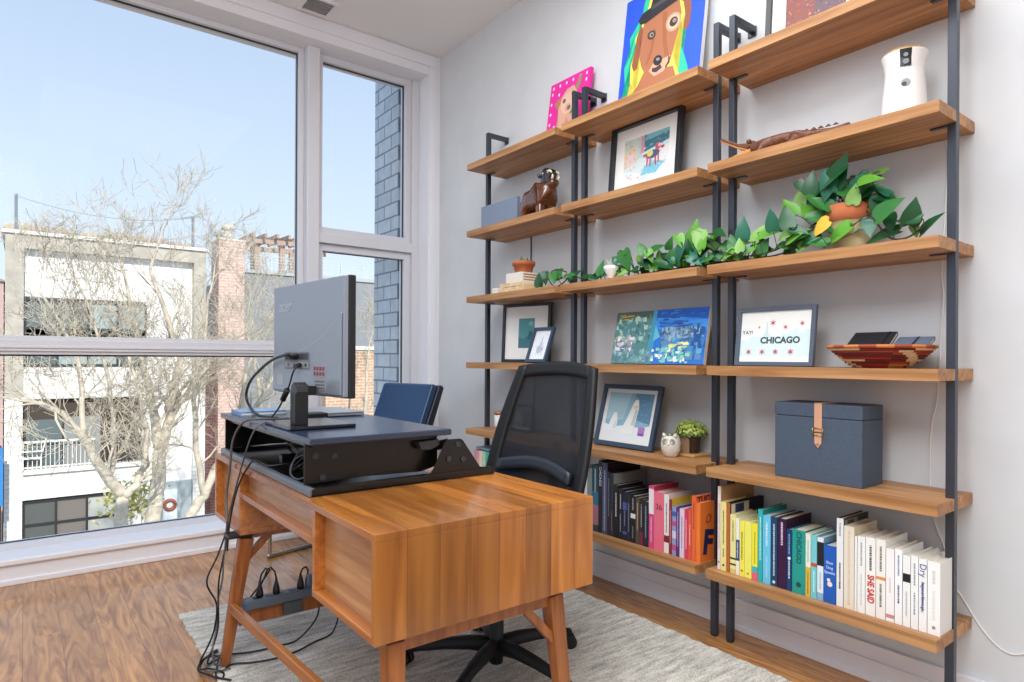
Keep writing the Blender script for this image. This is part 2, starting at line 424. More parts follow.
b.box(-.02, 1.8, D - .01, D + .03, -1.48, -1.42, CORN); b.box(-.02, 1.8, D - .01, D + .03, -2.24, -2.2, CORN); b.build('railing', bl)
b = P()
for i in range(10): b.box(2.1 + i * .1, 2.13 + i * .1, D + .0, D + .02, -2.28, -1.5, DFR)
b.box(2.1, 3.08, D - .01, D + .03, -1.53, -1.48, DFR); b.build('railing', bl)
def bwin(x0, x1, z0, z1, nx, splits, panes):
    f = P(); t = .06
    f.box(x0, x1, D + .16, D + .28, z1 - t * 2, z1, DFR); f.box(x0, x1, D + .16, D + .28, z0, z0 + t, DFR)
    for i in range(nx + 1):
        x = x0 + (x1 - x0) * i / nx; f.box(x - t / 2, x + t / 2, D + .16, D + .28, z0 + t, z1 - 2 * t, DFR)
    for a in splits: f.box(x0, x1, D + .18, D + .28, a - .04, a + .04, DFR)
    o = f.build('window', bl)
    for i in range(nx):
        xa, xb = x0 + (x1 - x0) * i / nx + t / 2, x0 + (x1 - x0) * (i + 1) / nx - t / 2
        g = P(); zs = [z0 + t] + list(splits) + [z1 - 2 * t]
        for k in range(len(zs) - 1): g.box(xa, xb, D + .22, D + .26, zs[k], zs[k + 1], panes[(i + k * 3) % len(panes)])
        q = g.build('pane', o); q.location = (0, 0, 0)
    return o
bwin(.02, 3.2, .84, 2.95, 4, (2.0, 1.2), [DGL, PGL, PGL, DGL, DGL, PGL, DGL])
bwin(.0, 2.4, -4.9, -3.2, 3, (-4.0,), [mat('grey dim glass', '5f6261', .2), mat('brown grey glass', '7b7570', .25), mat('pale frosted glass', 'b8bab5', .4)])
b = P(); b.box(3.35, 4.6, D + .1, D + .3, -7, -3.1, mat('entrance grey panel', 'a9b3b8', .5)); b.box(3.72, 4.15, D + .06, D + .12, -7, -3.35, mat('pale door', 'dde6e8', .4)); b.box(3.32, 3.5, D + .05, D + .12, -7, -2.9, DFR); b.build('front_door', bl)
b = P(); b.tube([(3.92 + .16 * math.cos(a * PI / 8), D + .03, -3.85 + .16 * math.sin(a * PI / 8)) for a in range(17)], .06, mat('red brown wreath', '9a5b4a', .9, noise=.4, nscale=20), 6); b.build('wreath', bl)
for x, z0 in ((-.21, 4.9), (4.61, 4.9)):
    b = P(); b.box(x - .04, x + .04, D + .1, D + .18, z0, 6.0, mat('grey post', '6f7780', .6)); b.build('roof_post', bl)
b = P(); b.tube([(-.21 + 4.82 * t, D + .15, 5.95 - .75 * 4 * t * (1 - t) * .45) for t in [i / 16 for i in range(17)]], .005, DFR, 4); b.build('string_light_wire', bl)
rng = random.Random(4)
GRASS = [mat('dry grass', 'c2b09a', .95), mat('dry rust shrub', '9f8a7e', .95), mat('pale straw', 'cbb58f', .95), mat('olive shrub', 'a09b80', .95)]
b = P()
for i in range(900):
    x = rng.uniform(-.5, 4.6); y = D + rng.uniform(.1, .6); h = (.12 + .28 * (0.5 + 0.5 * math.sin(x * 2.3 + 1)) * rng.random()) + .06
    lx = rng.gauss(0, .06); m = GRASS[int((x * 1.3 + rng.random() * 1.2)) % 4]
    b.face([(x - .015, y, 4.88), (x + .015, y, 4.88), (x + lx, y + rng.gauss(0, .03), 4.9 + h)], m)
o = b.build('roof_planting', bl, fix=False)
b = P(); b.box(1.0, 3.4, D + 1.6, D + 1.9, 4.9, 5.22, mat('grey brown parapet', '8d857a', .9)); b.build('parapet_wall', bl)
t = thing('patio_chair', 'white slatted garden chair on the balcony of the white building', 'chair', (.42, D + .1, -2.28))
WP = mat('white patio plastic', 'eceae6', .5)
b = MB(); b.prism([(-.02, .36), (.0, .36), (.14, .92), (.11, .93)], 'y', -.2, .2, WP); b.build('backrest', t)
b = MB(); b.box(-.5, .02, -.22, .22, .33, .37, WP); b.build('seat', t)
for sx in (-.46, -.02):
    for sy in (-.2, .2):
        b = MB(); b.box(sx, sx + .04, sy - .02, sy + .02, 0, .34, WP); b.build('leg', t)
for sy in (-.24, .24):
    b = MB(); b.box(-.5, .06, sy - .04, sy + .04, .55, .58, WP); b.build('armrest', t)

# brick chimney building beside it
PB = brick_mat('pink brick', 'd3b3a6', 'c6a396', 'dccbc0', .3, .11, 'xz', .9)
DB = brick_mat('dark red brick', '6b4a47', '5d4240', '7a6460', .3, .11, 'xz', .9)
ch = thing('brick_chimney_tower', 'tall pink brick chimney tower with a pale flue pot on top', 'chimney', (6.3, 26, -7)); O2 = (6.3, 26, -7)
b = MB(O2); b.box(5.86, 6.8, 26, 27.2, -7, 5.62, PB); b.build('brick_stack', ch)
b = MB(O2); b.prism([(5.2, -7), (5.86, -7), (5.86, 1.6), (5.2, 1.6)], 'y', 26.3, 27.5, DB); b.build('brick_wing', ch)
b = MB(O2); b.box(5.84, 6.82, 25.98, 27.22, 5.62, 5.70, mat('stone cap', 'd5cabd', .8)); b.build('stone_cap', ch)
b = MB(O2); b.lathe([(.17, 5.70), (.15, 5.95), (.14, 6.1), (.24, 6.12), (.24, 6.3), (.1, 6.34)], (6.3, 26.5, 0), mat('pale clay pot', 'd9d1c4', .8), 14); b.build('flue_pot', ch)
b = MB(O2); b.lathe([(.10, 5.70), (.09, 5.85), (.15, 5.87), (.15, 6.0)], (5.98, 26.6, 0), mat('grey clay pot', '9c958c', .8), 12); b.build('flue_pot', ch)

# grey roof-deck building with railing and pergola
GB = mat('grey siding', '8d9093', .85, noise=.08, nscale=3)
rb = thing('deck_building', 'grey building with a metal railed roof deck and timber pergola', 'building', (10.5, 28, -7)); O3 = (10.5, 28, -7)
b = MB(O3); b.box(7.3, 16, 28, 36, -7, 4.70, GB); b.build('grey_wall', rb)
b = MB(O3); b.box(7.25, 16.1, 27.92, 28.2, 4.70, 4.84, mat('grey coping', 'aeb2b3', .7)); b.build('coping', rb)
b = MB(O3)
RAIL = mat('pale metal rail', 'c3cbd1', .5)
for k in range(5): b.box(7.35, 16, 28.03, 28.06, 4.95 + k * .13, 4.975 + k * .13, RAIL)
for k in range(5): b.box(7.35, 7.38, 28.05, 33, 4.95 + k * .13, 4.975 + k * .13, RAIL)
for i in range(9): b.box(7.35 + i * 1.05, 7.39 + i * 1.05, 28.02, 28.07, 4.84, 5.55, RAIL)
b.build('deck_railing', rb)
TIM = mat('weathered timber', 'b49a8b', .9)
b = MB(O3)
for x in (8.0, 9.1, 10.6): b.box(x, x + .22, 29.0, 29.2, 4.84, 6.15, TIM)
for x in (8.4, 10.2): b.box(x, x + .22, 31.0, 31.2, 4.84, 6.4, TIM)
for y in (28.9, 31.1): b.bar((7.6, y, 6.22), (12, y, 6.32), .16, .2, TIM)
for i in range(9): b.bar((7.8 + i * .5, 28.3, 6.40 + .02 * i), (7.9 + i * .5, 31.8, 6.55 + .02 * i), .1, .18, TIM)
b.build('pergola', rb)
b = MB(O3); b.box(9.0, 9.6, 27.9, 28.02, 1.2, 2.6, DFR); b.box(13.2, 15.5, 27.9, 28.02, 2.7, 3.2, DFR); b.build('window', rb)
# tan brick wall, pinkish house at the far left
TB = brick_mat('tan brick', 'c6a488', 'b8957a', 'd2bda8', .22, .08, 'xz', .9)
tb = thing('garden_wall', 'tan brick wall seen past the right side of the monitor', 'wall', (8, 16, -7))
b = MB((8, 16, -7)); b.box(6.2, 11.5, 16, 16.3, -7, 1.36, TB); b.build('brickwork', tb)
b = MB((8, 16, -7)); b.box(6.15, 11.55, 15.95, 16.35, 1.36, 1.46, CORN); b.build('coping', tb)
ps = thing('neighbour_house', 'pinkish house at the far left edge beyond the white block', 'building', (-2.5, 27, -7))
b = MB((-2.5, 27, -7)); b.box(-6, -.55, 27, 34, -7, 3.6, mat('pink grey render', 'b79f9a', .9)); b.build('rendered_wall', ps)
b = MB((-2.5, 27, -7)); b.prism([(-6.2, 3.6), (-.4, 3.6), (-3, 4.6)], 'y', 26.9, 34, mat('grey roofing', '8a8484', .9)); b.build('roof', ps)
bs = thing('blue_banner', 'bright blue upright panel at the left edge of the view outside', 'panel', (-.72, 23, -7))
b = MB((-.72, 23, -7)); b.box(-1.2, -.46, 23, 23.08, -3.1, -1.45, mat('bright blue sheet', '2d7fc8', .5)); b.build('sheet', bs)
b = MB((-.72, 23, -7))
for x in (-1.15, -.53): b.box(x - .03, x + .03, 23.08, 23.14, -7, -1.4, DFR)
b.build('post', bs)
# glazed brick pier just outside the window
PIER = brick_mat('grey blue glazed brick', 'a9b6c2', 'bcc6d0', '6f7a86', .235, .108, 'yz', .45, .007)
b = MB(); b.box(2.30, 2.9, YW + .37, 4.877, -7, 6.5, PIER); tag(b.build('brick_pier'), 'blue-grey brick pier right outside the side window', 'pier')

# ---- bare street trees
BARK = mat('sunlit pale bark', 'c6bba8', .95, noise=.25, nscale=9)
def grow(mb, rng, p, d, r, L, depth):
    n = 4; pts = [p.copy()]; rs = [r]; q = p.copy(); dd = d.copy()
    for i in range(n):
        dd = (dd + Vector((rng.gauss(0, .16), rng.gauss(0, .16), rng.gauss(.05, .12)))).normalized()
        q = q + dd * (L / n); pts.append(q.copy()); rs.append(max(.0042, r * (1 - .45 * (i + 1) / n)))
    mb.tube(pts, rs, BARK, 5 if depth > 2 else 3, caps=False)
    if depth == 0: return
    for k in range(1, n + 1):
        nb = 1 if k < n else 2 - (depth == 1)
        for _ in range(nb):
            if k < n and rng.random() < .3: continue
            a = (dd + Vector((rng.gauss(0, .62), rng.gauss(0, .5), rng.gauss(.1, .5)))).normalized()
            grow(mb, rng, pts[k], a, max(.0042, rs[k] * .55), L * rng.uniform(.62, .85), depth - 1)
def limb(mb, rng, pts, r0, r1, depth, L):
    pts = [Vector(p) for p in pts]
    sm = []
    for i in range(len(pts) - 1):
        for t in (0, .33, .66): sm.append(pts[i].lerp(pts[i + 1], t) + Vector((rng.gauss(0, .012), rng.gauss(0, .03), 0)))
    sm.append(pts[-1]); n = len(sm)
    r0 *= .84; r1 *= .7; rs = [r0 + (r1 - r0) * i / (n - 1) for i in range(n)]
    mb.tube(sm, rs, BARK, 8, caps=True)
    if depth < 0: return
    for i in range(2, n):
        if rng.random() < .75 or i == n - 1:
            d = (sm[i] - sm[i - 1]).normalized()
            a = (d + Vector((rng.gauss(0, .6), rng.gauss(0, .5), rng.gauss(.15, .45)))).normalized()
            grow(mb, rng, sm[i], a, max(.009, rs[i] * .42), L * rng.uniform(.7, 1.2), depth)
    d = (sm[-1] - sm[-2]).normalized()
    grow(mb, rng, sm[-1], d, r1 * .8, L, depth)
def tree(name, label, base, limbs, seed):
    rng = random.Random(seed); mb = MB(base)
    for pts, r0, r1, dp, L in limbs: limb(mb, rng, pts, r0, r1, dp, L)
    o = mb.build(name, fix=False); tag(o, label, 'tree', 'bare trees in front of the white building'); return o
tree('bare_tree', 'bare pale tree whose trunk forks low, leftmost of the street trees', (1.2, 12, -7), [
    ([(1.1, 12, -7), (1.15, 12, -4), (1.22, 12, -2.13), (1.25, 12, -1.49), (1.28, 12, -1.1)], .16, .125, -1, 0),
    ([(1.28, 12, -1.12), (1.06, 11.9, -.74), (.74, 11.8, -.16), (.47, 11.7, .29), (.17, 11.6, .46), (-.11, 11.6, .53)], .11, .03, 3, .62),
    ([(1.28, 12, -1.12), (1.48, 12, -.95), (1.59, 12, -.64), (1.61, 12, -.06), (1.51, 12.1, .52), (1.34, 12.1, 1.26)], .085, .03, 3, .6),
    ([(1.08, 12, -.78), (1.17, 12.1, -.54), (1.16, 12.2, .2), (1.05, 12.2, .93), (.9, 12.3, 1.74), (.63, 12.3, 2.45)], .06, .02, 3, .62),
    ([(.73, 11.8, -.15), (.71, 11.8, .47), (.66, 11.9, 1.09), (.43, 11.9, 1.7), (.18, 11.9, 2.1)], .055, .02, 3, .6)], 11)
tree('bare_tree', 'bare pale tree with thick upright trunk, middle one of the street trees', (1.8, 13, -7), [
    ([(1.7, 13, -7), (1.72, 13, -4), (1.78, 13, -2.49), (1.85, 13, -1.79), (1.93, 13, -1.08), (1.96, 13, -.54)], .2, .15, -1, 0),
    ([(1.96, 13, -.54), (1.88, 13, .01), (1.79, 13, .46), (1.65, 13, 1.27), (1.48, 13.1, 2.15), (1.35, 13.1, 2.84)], .11, .025, 3, .68),
    ([(1.96, 13, -.54), (2.08, 13, -.09), (2.15, 13, .36), (2.27, 13, 1.09), (2.03, 13, 2.0), (1.78, 13, 2.7), (1.94, 13, 3.3)], .11, .022, 3, .7),
    ([(2.08, 13, -.09), (2.36, 13, .45), (2.7, 13, .91), (3.05, 13, 1.25)], .07, .025, 3, .65)], 23)
tree('bare_tree', 'bare slanting tree behind the desk, rightmost of the large street trees', (2.4, 14, -7), [
    ([(2.2, 14, -7), (2.3, 14, -4.5), (2.43, 14, -2.97), (2.65, 14, -2.01), (2.9, 14, -1.65), (3.09, 14, -1.16)], .16, .11, -1, 0),
    ([(3.09, 14, -1.16), (3.59, 14, -.37), (4.03, 14, .34), (4.62, 14, 1.31)], .09, .03, 3, .75),
    ([(2.9, 14, -1.65), (2.75, 14, -.72), (2.73, 14, .28), (2.9, 14, 1.29), (2.94, 14, 2.31), (3.08, 14, 3.0)], .08, .02, 3, .7),
    ([(3.59, 14, -.37), (3.68, 14, .67), (3.88, 14, 1.51), (4.29, 14, 2.17)], .06, .02, 3, .75)], 37)
tree('bare_tree', 'bare thin tree in front of the pink brick chimney', (4.2, 15, -7), [
    ([(4.0, 15, -7), (4.17, 15, -1.41), (4.32, 15, -.28), (4.23, 15, .63), (3.95, 15, 1.76), (4.04, 15, 2.5)], .09, .02, 3, .8)], 41)
tree('bare_tree', 'small bare tree seen between monitor and brick pier', (6.6, 14.5, -7), [
    ([(6.5, 14.5, -7), (6.6, 14.5, -1), (6.63, 14.5, .12), (6.68, 14.5, 1.1), (6.78, 14.5, 1.7)], .07, .02, 3, .55)], 53)
# evergreen bush with yellowing leaves by the ground floor window
rng = random.Random(8); b = MB((2.0, 17, -7)); LF = [mat('yellow green leaf', 'b9b46a', .8), mat('pale leaf', 'd9d2a0', .8)]
for i in range(420):
    p = Vector((1.98 + rng.gauss(0, .28), 17 + rng.gauss(0, .25), -2.15 + rng.gauss(0, .22))); a = Vector((rng.gauss(0, 1), rng.gauss(0, 1), rng.gauss(0, 1))).normalized() * .07; c = a.orthogonal().normalized() * .04
    b.face([p - a, p + c, p + a, p - c], LF[i % 2])
b.tube([(1.95, 17, -7), (1.97, 17, -4), (1.98, 17, -2.2)], [.05, .04, .02], BARK, 6)
tag(b.build('leafy_bush', fix=False), 'yellow-green leafy bush in front of the ground floor window', 'bush')
# ================================================================== rug
RUG, nt_, bb_ = base_mat('woven rug')
tc_ = N(nt_, 'TexCoord'); sp_ = N(nt_, 'SeparateXYZ'); nt_.links.new(tc_.outputs['Object'], sp_.inputs[0])
cb_ = N(nt_, 'CombineXYZ')
nt_.links.new(math_n(nt_, 'MULTIPLY', sp_.outputs[0], 7.0), cb_.inputs[0]); nt_.links.new(math_n(nt_, 'MULTIPLY', sp_.outputs[1], 42.0), cb_.inputs[1])
n1_ = N(nt_, 'TexNoise'); n1_.inputs['Scale'].default_value = 1; n1_.inputs['Detail'].default_value = 6; n1_.inputs['Roughness'].default_value = .65; nt_.links.new(cb_.outputs[0], n1_.inputs['Vector'])
n2_ = N(nt_, 'TexNoise'); n2_.inputs['Scale'].default_value = 170; n2_.inputs['Detail'].default_value = 3; nt_.links.new(tc_.outputs['Object'], n2_.inputs['Vector'])
mx_ = math_n(nt_, 'ADD', math_n(nt_, 'MULTIPLY', n1_.outputs['Fac'], .58), math_n(nt_, 'MULTIPLY', n2_.outputs['Fac'], .42))
rp_ = N(nt_, 'ValToRGB'); rp_.color_ramp.elements[0].position = .36; rp_.color_ramp.elements[0].color = rgb('8b877f'); rp_.color_ramp.elements[1].position = .60; rp_.color_ramp.elements[1].color = rgb('dfdbd0')
nt_.links.new(mx_, rp_.inputs[0]); nt_.links.new(rp_.outputs[0], bb_.inputs['Base Color']); bb_.inputs['Roughness'].default_value = .95
bp_ = N(nt_, 'Bump'); bp_.inputs['Strength'].default_value = .9; bp_.inputs['Distance'].default_value = .006
nt_.links.new(mx_, bp_.inputs['Height']); nt_.links.new(bp_.outputs[0], bb_.inputs['Normal'])
b = MB((1.36, 1.6, 0)); rng = random.Random(2)
RX0, RX1, RY0, RY1, RT = .548, 2.18, .15, 3.145, .010
NY = 160
def wob(k, s): return .004 * math.sin(k * 1.7 + s) + .003 * math.sin(k * .61 + s * 2)
left = [(RX0 + wob(i, 1), RY0 + (RY1 - RY0) * i / NY) for i in range(NY + 1)]
right = [(RX1 + wob(i, 4), RY0 + (RY1 - RY0) * i / NY) for i in range(NY + 1)]
b.prism(left + right[::-1], 'z', 0.0, RT, RUG)
tag(b.build('area_rug'), 'flat woven grey and cream rug under the desk', 'rug')

# ================================================================== bookcases
SZ = [2.342, 1.933, 1.531, 1.131, .728, .324]    # shelf tops
ST, XF, XPOST, PW = .036, 2.15, 2.289, .0254
UNITS = [(2.451, 3.263), (1.581, 2.401), (.726, 1.5315)]   # far, middle, near
BLABEL = ['tall oak and steel bookcase farthest back, next to the window corner', 'tall oak and steel bookcase in the middle, behind the desk chair', 'tall oak and steel bookcase nearest the camera, with the blue box']
def shelf_poly(y0, y1):
    n0, n1 = XPOST - .0012, XPOST + PW + .0012; w_ = PW + .0012
    return [(XF, y0), (n0, y0), (n0, y0 + w_), (n1, y0 + w_), (n1, y0), (XW - .002, y0), (XW - .002, y1), (n1, y1), (n1, y1 - w_), (n0, y1 - w_), (n0, y1), (XF, y1)]
bookcase_group = 'open bookcases along the right wall'
for u, (y0, y1) in enumerate(UNITS):
    o3 = (2.3, (y0 + y1) / 2, 0)
    bc = thing('bookcase', BLABEL[u], 'bookcase', o3, group=bookcase_group)
    for z in SZ:
        b = MB(o3); b.prism(shelf_poly(y0, y1), 'z', z - ST, z, SHELF); s = b.build('shelf', bc, loc=(0, 0, 0))
        for ya, yb in ((y0 + PW + .002, y0 + .075), (y1 - .075, y1 - PW - .002)):
            b = MB(o3); b.box(XPOST + .004, XPOST + PW - .004, ya, yb, z - ST - .005, z - ST, STEEL); b.build('shelf_tab', s)
    for ya in (y0, y1 - PW):
        b = MB(o3); b.box(XPOST, XPOST + PW, ya, ya + PW, .006, 2.565, STEEL); b.build('post', bc, bevel=.0015)
        b = MB(o3); b.box(XPOST + PW, XW - .0065, ya, ya + PW, 2.5396, 2.565, STEEL); b.box(XW - .0065, XW - .0015, ya - .002, ya + PW + .012, 2.525, 2.568, STEEL); b.build('wall_bracket', bc, bevel=.0015)
        b = MB(o3); b.box(XPOST + .002, XPOST + PW - .002, ya + .002, ya + PW - .002, .0, .006, BLACK); b.build('foot', bc)

# ================================================================== desk
DX0, DX1, DY0, DY1, DZ = .624, 1.306, 1.313, 2.81, .76
BB, MBt = .507, .646          # bottoms of the end boxes and of the middle
Y1_, Y2_ = 1.703, 2.430
o3 = (.97, 2.06, 0)
dk = thing('writing_desk', 'orange-brown wooden desk with two deep end boxes on splayed legs', 'desk', o3)
T = .019
b = MB(o3)
b.box(DX0, DX1, DY0, DY1, DZ - T, DZ, DESKTOP)
b.build('desktop', dk, bevel=.0015)
b = MB(o3); b.box(DX0, DX1, DY0 + .0, DY0 + T, BB, DZ - T, DESKTOP); b.build('end_panel', dk, bevel=.0012)
def carc(ya, yb, zb, name, left=True, right=True):
    b = MB(o3)
    b.box(DX0, DX1, ya, yb, zb, zb + T, DESKEDGE)
    if left: b.box(DX0, DX1, ya, ya + T, zb + T, DZ - T, DESKEDGE)
    if right: b.box(DX0, DX1, yb - T, yb, zb + T, DZ - T, DESKEDGE)
    return b.build(name, dk, bevel=.0012)
carc(DY0 + T, Y1_, BB, 'drawer_box', left=False)
carc(Y2_, DY1, BB, 'drawer_box')
b = MB(o3); b.box(DX0, DX1, Y1_, Y2_, MBt, MBt + T, DESKEDGE); b.build('drawer_box', dk, bevel=.0012)
for ya, yb, zb, zt in ((DY0 + T, Y1_ - T, BB + T, DZ - T), (Y1_, Y2_, MBt + T, DZ - T), (Y2_ + T, DY1 - T, BB + T, DZ - T)):
    b = MB(o3); b.box(DX0 + .03, DX0 + .042, ya, yb, zb, zt, DESKSIDE); b.build('back_panel', dk)
    b = MB(o3); b.box(DX1 - .03, DX1 - .012, ya + .002, yb - .002, zb + .002, zt - .002, DESKSIDE); d_ = b.build('drawer_front', dk)
LX = ((.655, .578), (1.215, 1.268))
for ytop, yft in ((1.36, 1.325), (2.47, 2.52)):
    for (xt, xf) in (LX if ytop > 2 else ((.692, .666), (1.190, 1.214))):
        b = MB(o3); b.bar((xt + .0, ytop, .490), (xf + .018, yft, .0125), .046, .05, LEGWOOD, (1, 0, 0), .03, .032); b.build('leg', dk, bevel=.004)
    b = MB(o3); b.box(.68, 1.21, ytop - .012, ytop + .012, .462 if ytop < 2 else .484, BB, LEGWOOD); b.build('rail', dk, bevel=.002)
    for xa, xb in (((.668, .78), (1.205, 1.095)) if ytop > 2 else ((1.192, 1.085),)):
        b = MB(o3); b.bar((xa if ytop < 2 else xa - .008, (ytop * 3 + yft) / 4, .36 if ytop < 2 else .405), (xb if ytop < 2 else (xb * .62 + xa * .38), ytop, .475 if ytop < 2 else .488), .022, .026, LEGWOOD, (0, 1, 0)); b.build('brace', dk, bevel=.002)
b = MB(o3); b.bar((.612, 2.485, .232), (.685, 1.35, .232), .02, .036, DESKEDGE); b.build('stretcher', dk, bevel=.003)
b = MB(o3); b.bar((.64, 2.505, .178), (1.27, 2.505, .178), .02, .055, LEGWOOD); b.build('stretcher', dk, bevel=.003)

# ================================================================== power strip held on the stretcher
PSM = mat('slate grey plastic', '56626f', .4)
o4 = (.80, 2.50, .218)
ps_ = thing('power_strip', 'long slate-grey power strip fixed along the desk stretcher', 'power strip', o4)
b = MB(o4); b.box(.652, .96, 2.478, 2.532, .207, .242, PSM); b.build('housing', ps_, bevel=.005)
b = MB(o4)
for i in range(6): b.box(.69 + i * .045, .715 + i * .045, 2.49, 2.51, .2421, .2426, BLACK)
b.build('socket', ps_)
b = MB(o4); b.box(.655, .664, 2.4775, 2.4785, .216, .232, mat('switch blue', '2b57a0', .4)); b.build('switch', ps_)
b = MB(o4); b.box(.80, .87, 2.476, 2.494, .160, .207, mat('mounting tape grey', '4a4d51', .6)); b.build('mounting_strap', ps_)
for i, (x, lb) in enumerate(((.716, 'black plug in the power strip, nearest the desk leg'), (.778, 'black plug in the middle of the power strip, cable looping left'), (.872, 'black plug in the power strip beside the square adapter'))):
    p = thing('power_plug', lb, 'plug', (x, 2.505, .2428), group='plugs in the power strip')
    b = MB(); b.lathe([(.013, 0), (.014, .012), (.011, .03), (.006, .045), (.004, .06)], (0, 0, 0), BLACK, 12); b.build('plug_body', p)
    b = MB()
    if i < 2:
        s = 1 if i == 0 else -1
        b.tube([(0, 0, .058), (s * .006, 0, .085), (s * .022, 0, .105), (s * (.034 if i else .04), .004, .095), (s * .036 - (.0 if i else .03), .03, .06 if i else .03), (s * .02 - .05, .045, -.02), (s * .02 - .07, .05, -.07)], .0035, BLACK, 6)
    else:
        b.tube([(0, 0, .058), (.008, 0, .075), (.022, 0, .08), (.034, .01, .06), (.036, .035, .02), (.03, .045, -.06)], .0035, BLACK, 6)
    b.build('cord', p)
p = thing('power_adapter', 'square slate-blue charger block in the right end of the power strip', 'adapter', (.922, 2.505, .2428))
b = MB(); b.box(-.02, .02, -.018, .018, 0, .046, mat('slate blue plastic', '3f5f88', .35)); b.build('body', p, bevel=.004)
b = MB(); b.box(-.012, .012, -.0185, -.018, .012, .03, BLACK); b.build('usb_port', p)

# ================================================================== standing desk riser
o5 = (.9, 2.28, DZ)
RTOP = mat('riser laminate with sky tint', '202c42', .25, spec=.8, noise=.06, nscale=200)  # black top; navy tint stands in for the reflected blue sky
RLIP = mat('riser edge', '6a737e', .28, metal=.3, spec=.7)
rs_ = thing('standing_desk_riser', 'black standing-desk riser with a wide flat top on the wooden desk', 'desk riser', o5)
RXA, RXB, RYA, RYB, RZT, RZB = .64, 1.109, 1.765, 2.80, .926, .906
b = MB(o5); b.box(RXA, RXB, RYA, RYB, RZB, RZT, RTOP); b.build('top_board', rs_, bevel=.004)
b = MB(o5)
b.box(.645, 1.10, 1.767, 2.79, DZ, DZ + .006, BLACKGLOSS)
b.build('base_plate', rs_)
for ya in (1.767, 2.762):
    b = MB(o5); b.box(.645, 1.283, ya, ya + .028, DZ + .0, DZ + .024, BLACKGLOSS); b.build('base_rail', rs_, bevel=.003)
b = MB(o5); b.prism([(.64, DZ + .001), (.668, DZ + .001), (.668, DZ + .018), (.65, DZ + .026), (.64, DZ + .022)], 'y', 1.768, 2.789, RLIP); b.build('rear_rail', rs_, bevel=.001)
for ya, s in ((1.825, 1), (2.735, -1)):
    yg = 1.7725 if s > 0 else 2.7865
    b = MB(o5); b.prism([(.645, DZ + .026), (.645, RZB), (1.09, RZB), (1.09, .80), (1.03, .786), (.82, .792)], 'y', ya, ya + .006, BLACKGLOSS); b.build('side_panel', rs_, bevel=.001)
    b = MB(o5); b.prism([(1.03, DZ + .024), (1.28, DZ + .024), (1.225, .79), (1.155, .886), (1.145, .891), (1.10, .891), (1.085, .88), (1.045, .80)], 'y', yg - .0025, yg + .0025, BLACKGLOSS); pl = b.build('gusset_plate', rs_, bevel=.001)
    for bx, bz in ((1.135, .873), (1.10, .828), (1.155, .822)):
        q = MB(o5); q.tube([(bx, yg - s * .0025, bz), (bx, yg - s * .008, bz)], .0085, STEEL, 14); q.build('bolt', pl)
    for bx, bz in ((.678, .868), (.735, .864), (.70, .803)):
        q = MB(o5); q.tube([(bx, ya + (0 if s > 0 else .006), bz), (bx, ya - s * .004, bz)], .009, STEEL, 14); q.build('bolt', rs_)
    b = MB(o5); b.bar((.70, ya + s * .016, .80), (1.14, ya + s * .016, .87), .008, .03, BLACKGLOSS); b.build('lift_arm', rs_)
b = MB(o5); b.prism([(1.00, .888), (1.075, .893), (1.08, .872), (1.045, .858), (1.01, .862)], 'y', 1.79, 1.8235, GREYPLASTIC); b.build('release_lever', rs_, bevel=.003)
b = MB(o5); b.box(.955, 1.06, 1.815, 1.8235, .892, .9055, BLACK); b.build('lever_slot', rs_)
b = MB(o5); b.box(.70, 1.02, 2.20, 2.23, DZ + .03, DZ + .06, BLACKGLOSS); b.box(.66, 1.05, 1.80, 2.75, RZB - .012, RZB - .004, BLACKGLOSS); b.build('cross_beam', rs_)
b = MB(o5); b.box(.715, .84, 1.797, 1.822, DZ + .006, DZ + .0068, mat('pale blue sticker', '9fb9d2', .35)); b.build('sticker', rs_)

# ================================================================== monitor
o6 = (.76, 2.11, RZT)
SILV = mat('silver grey monitor shell', '858d98', .30, metal=.25, spec=.6)
mn = thing('computer_monitor', 'large silver-backed monitor on a black stand, seen from behind', 'monitor', o6)
pr = Vector((.795, 1.905, 0)); pl_ = Vector((.746, 2.447, 0)); ax_ = (pl_ - pr).normalized(); nn = Vector((ax_.y, -ax_.x, 0))  # nn points to the screen side (+x)
MWid = (pl_ - pr).length
mmx = axes((-ax_.x, -ax_.y, 0), (nn.x, nn.y, 0), (0, 0, 1), ((pl_.x + pr.x) / 2 - o6[0], (pl_.y + pr.y) / 2 - o6[1], 1.032 - o6[2]))
mmx = axes(tuple(-ax_), tuple(nn), (0, 0, 1), ((pl_.x + pr.x) / 2 - o6[0], (pl_.y + pr.y) / 2 - o6[1], 1.030 - o6[2]))
h2, H = MWid / 2, .386
b = MB()
def back(u, v):
    x = -h2 + 2 * h2 * u; z = H * v
    return mmx @ Vector((x, 0, z))
b.box(-h2, h2, 0, .018, 0, H, SILV, mmx)
bulge = [(-h2 + .004, 0, .004), (h2 - .004, 0, .004), (h2 - .004, 0, .26), (.0, -.0, .155), (-h2 + .004, 0, .10)]
b.build('back_shell', mn, bevel=.003)
b = MB()
top = []
for i in range(25):
    x = -h2 + .006 + (2 * h2 - .012) * i / 24; t = i / 24
    top.append((x, .135 + .135 * t ** 2.6))
poly = [(-h2 + .006, .006), (h2 - .006, .006)] + [(x, z) for x, z in top[::-1]]
b.prism(poly, 'y', -.006, -.0005, SILV, mmx)
b.build('lower_shell', mn, bevel=.004)
b = MB(); b.box(-h2 - .003, h2 + .003, .018, .042, -.004, H + .003, BLACK, mmx); b.build('bezel', mn, bevel=.003)
b = MB(); b.box(-h2 + .012, h2 - .012, .042, .0425, .02, H - .01, mat('dark screen', '0b0c0e', .15), mmx); b.build('screen', mn)
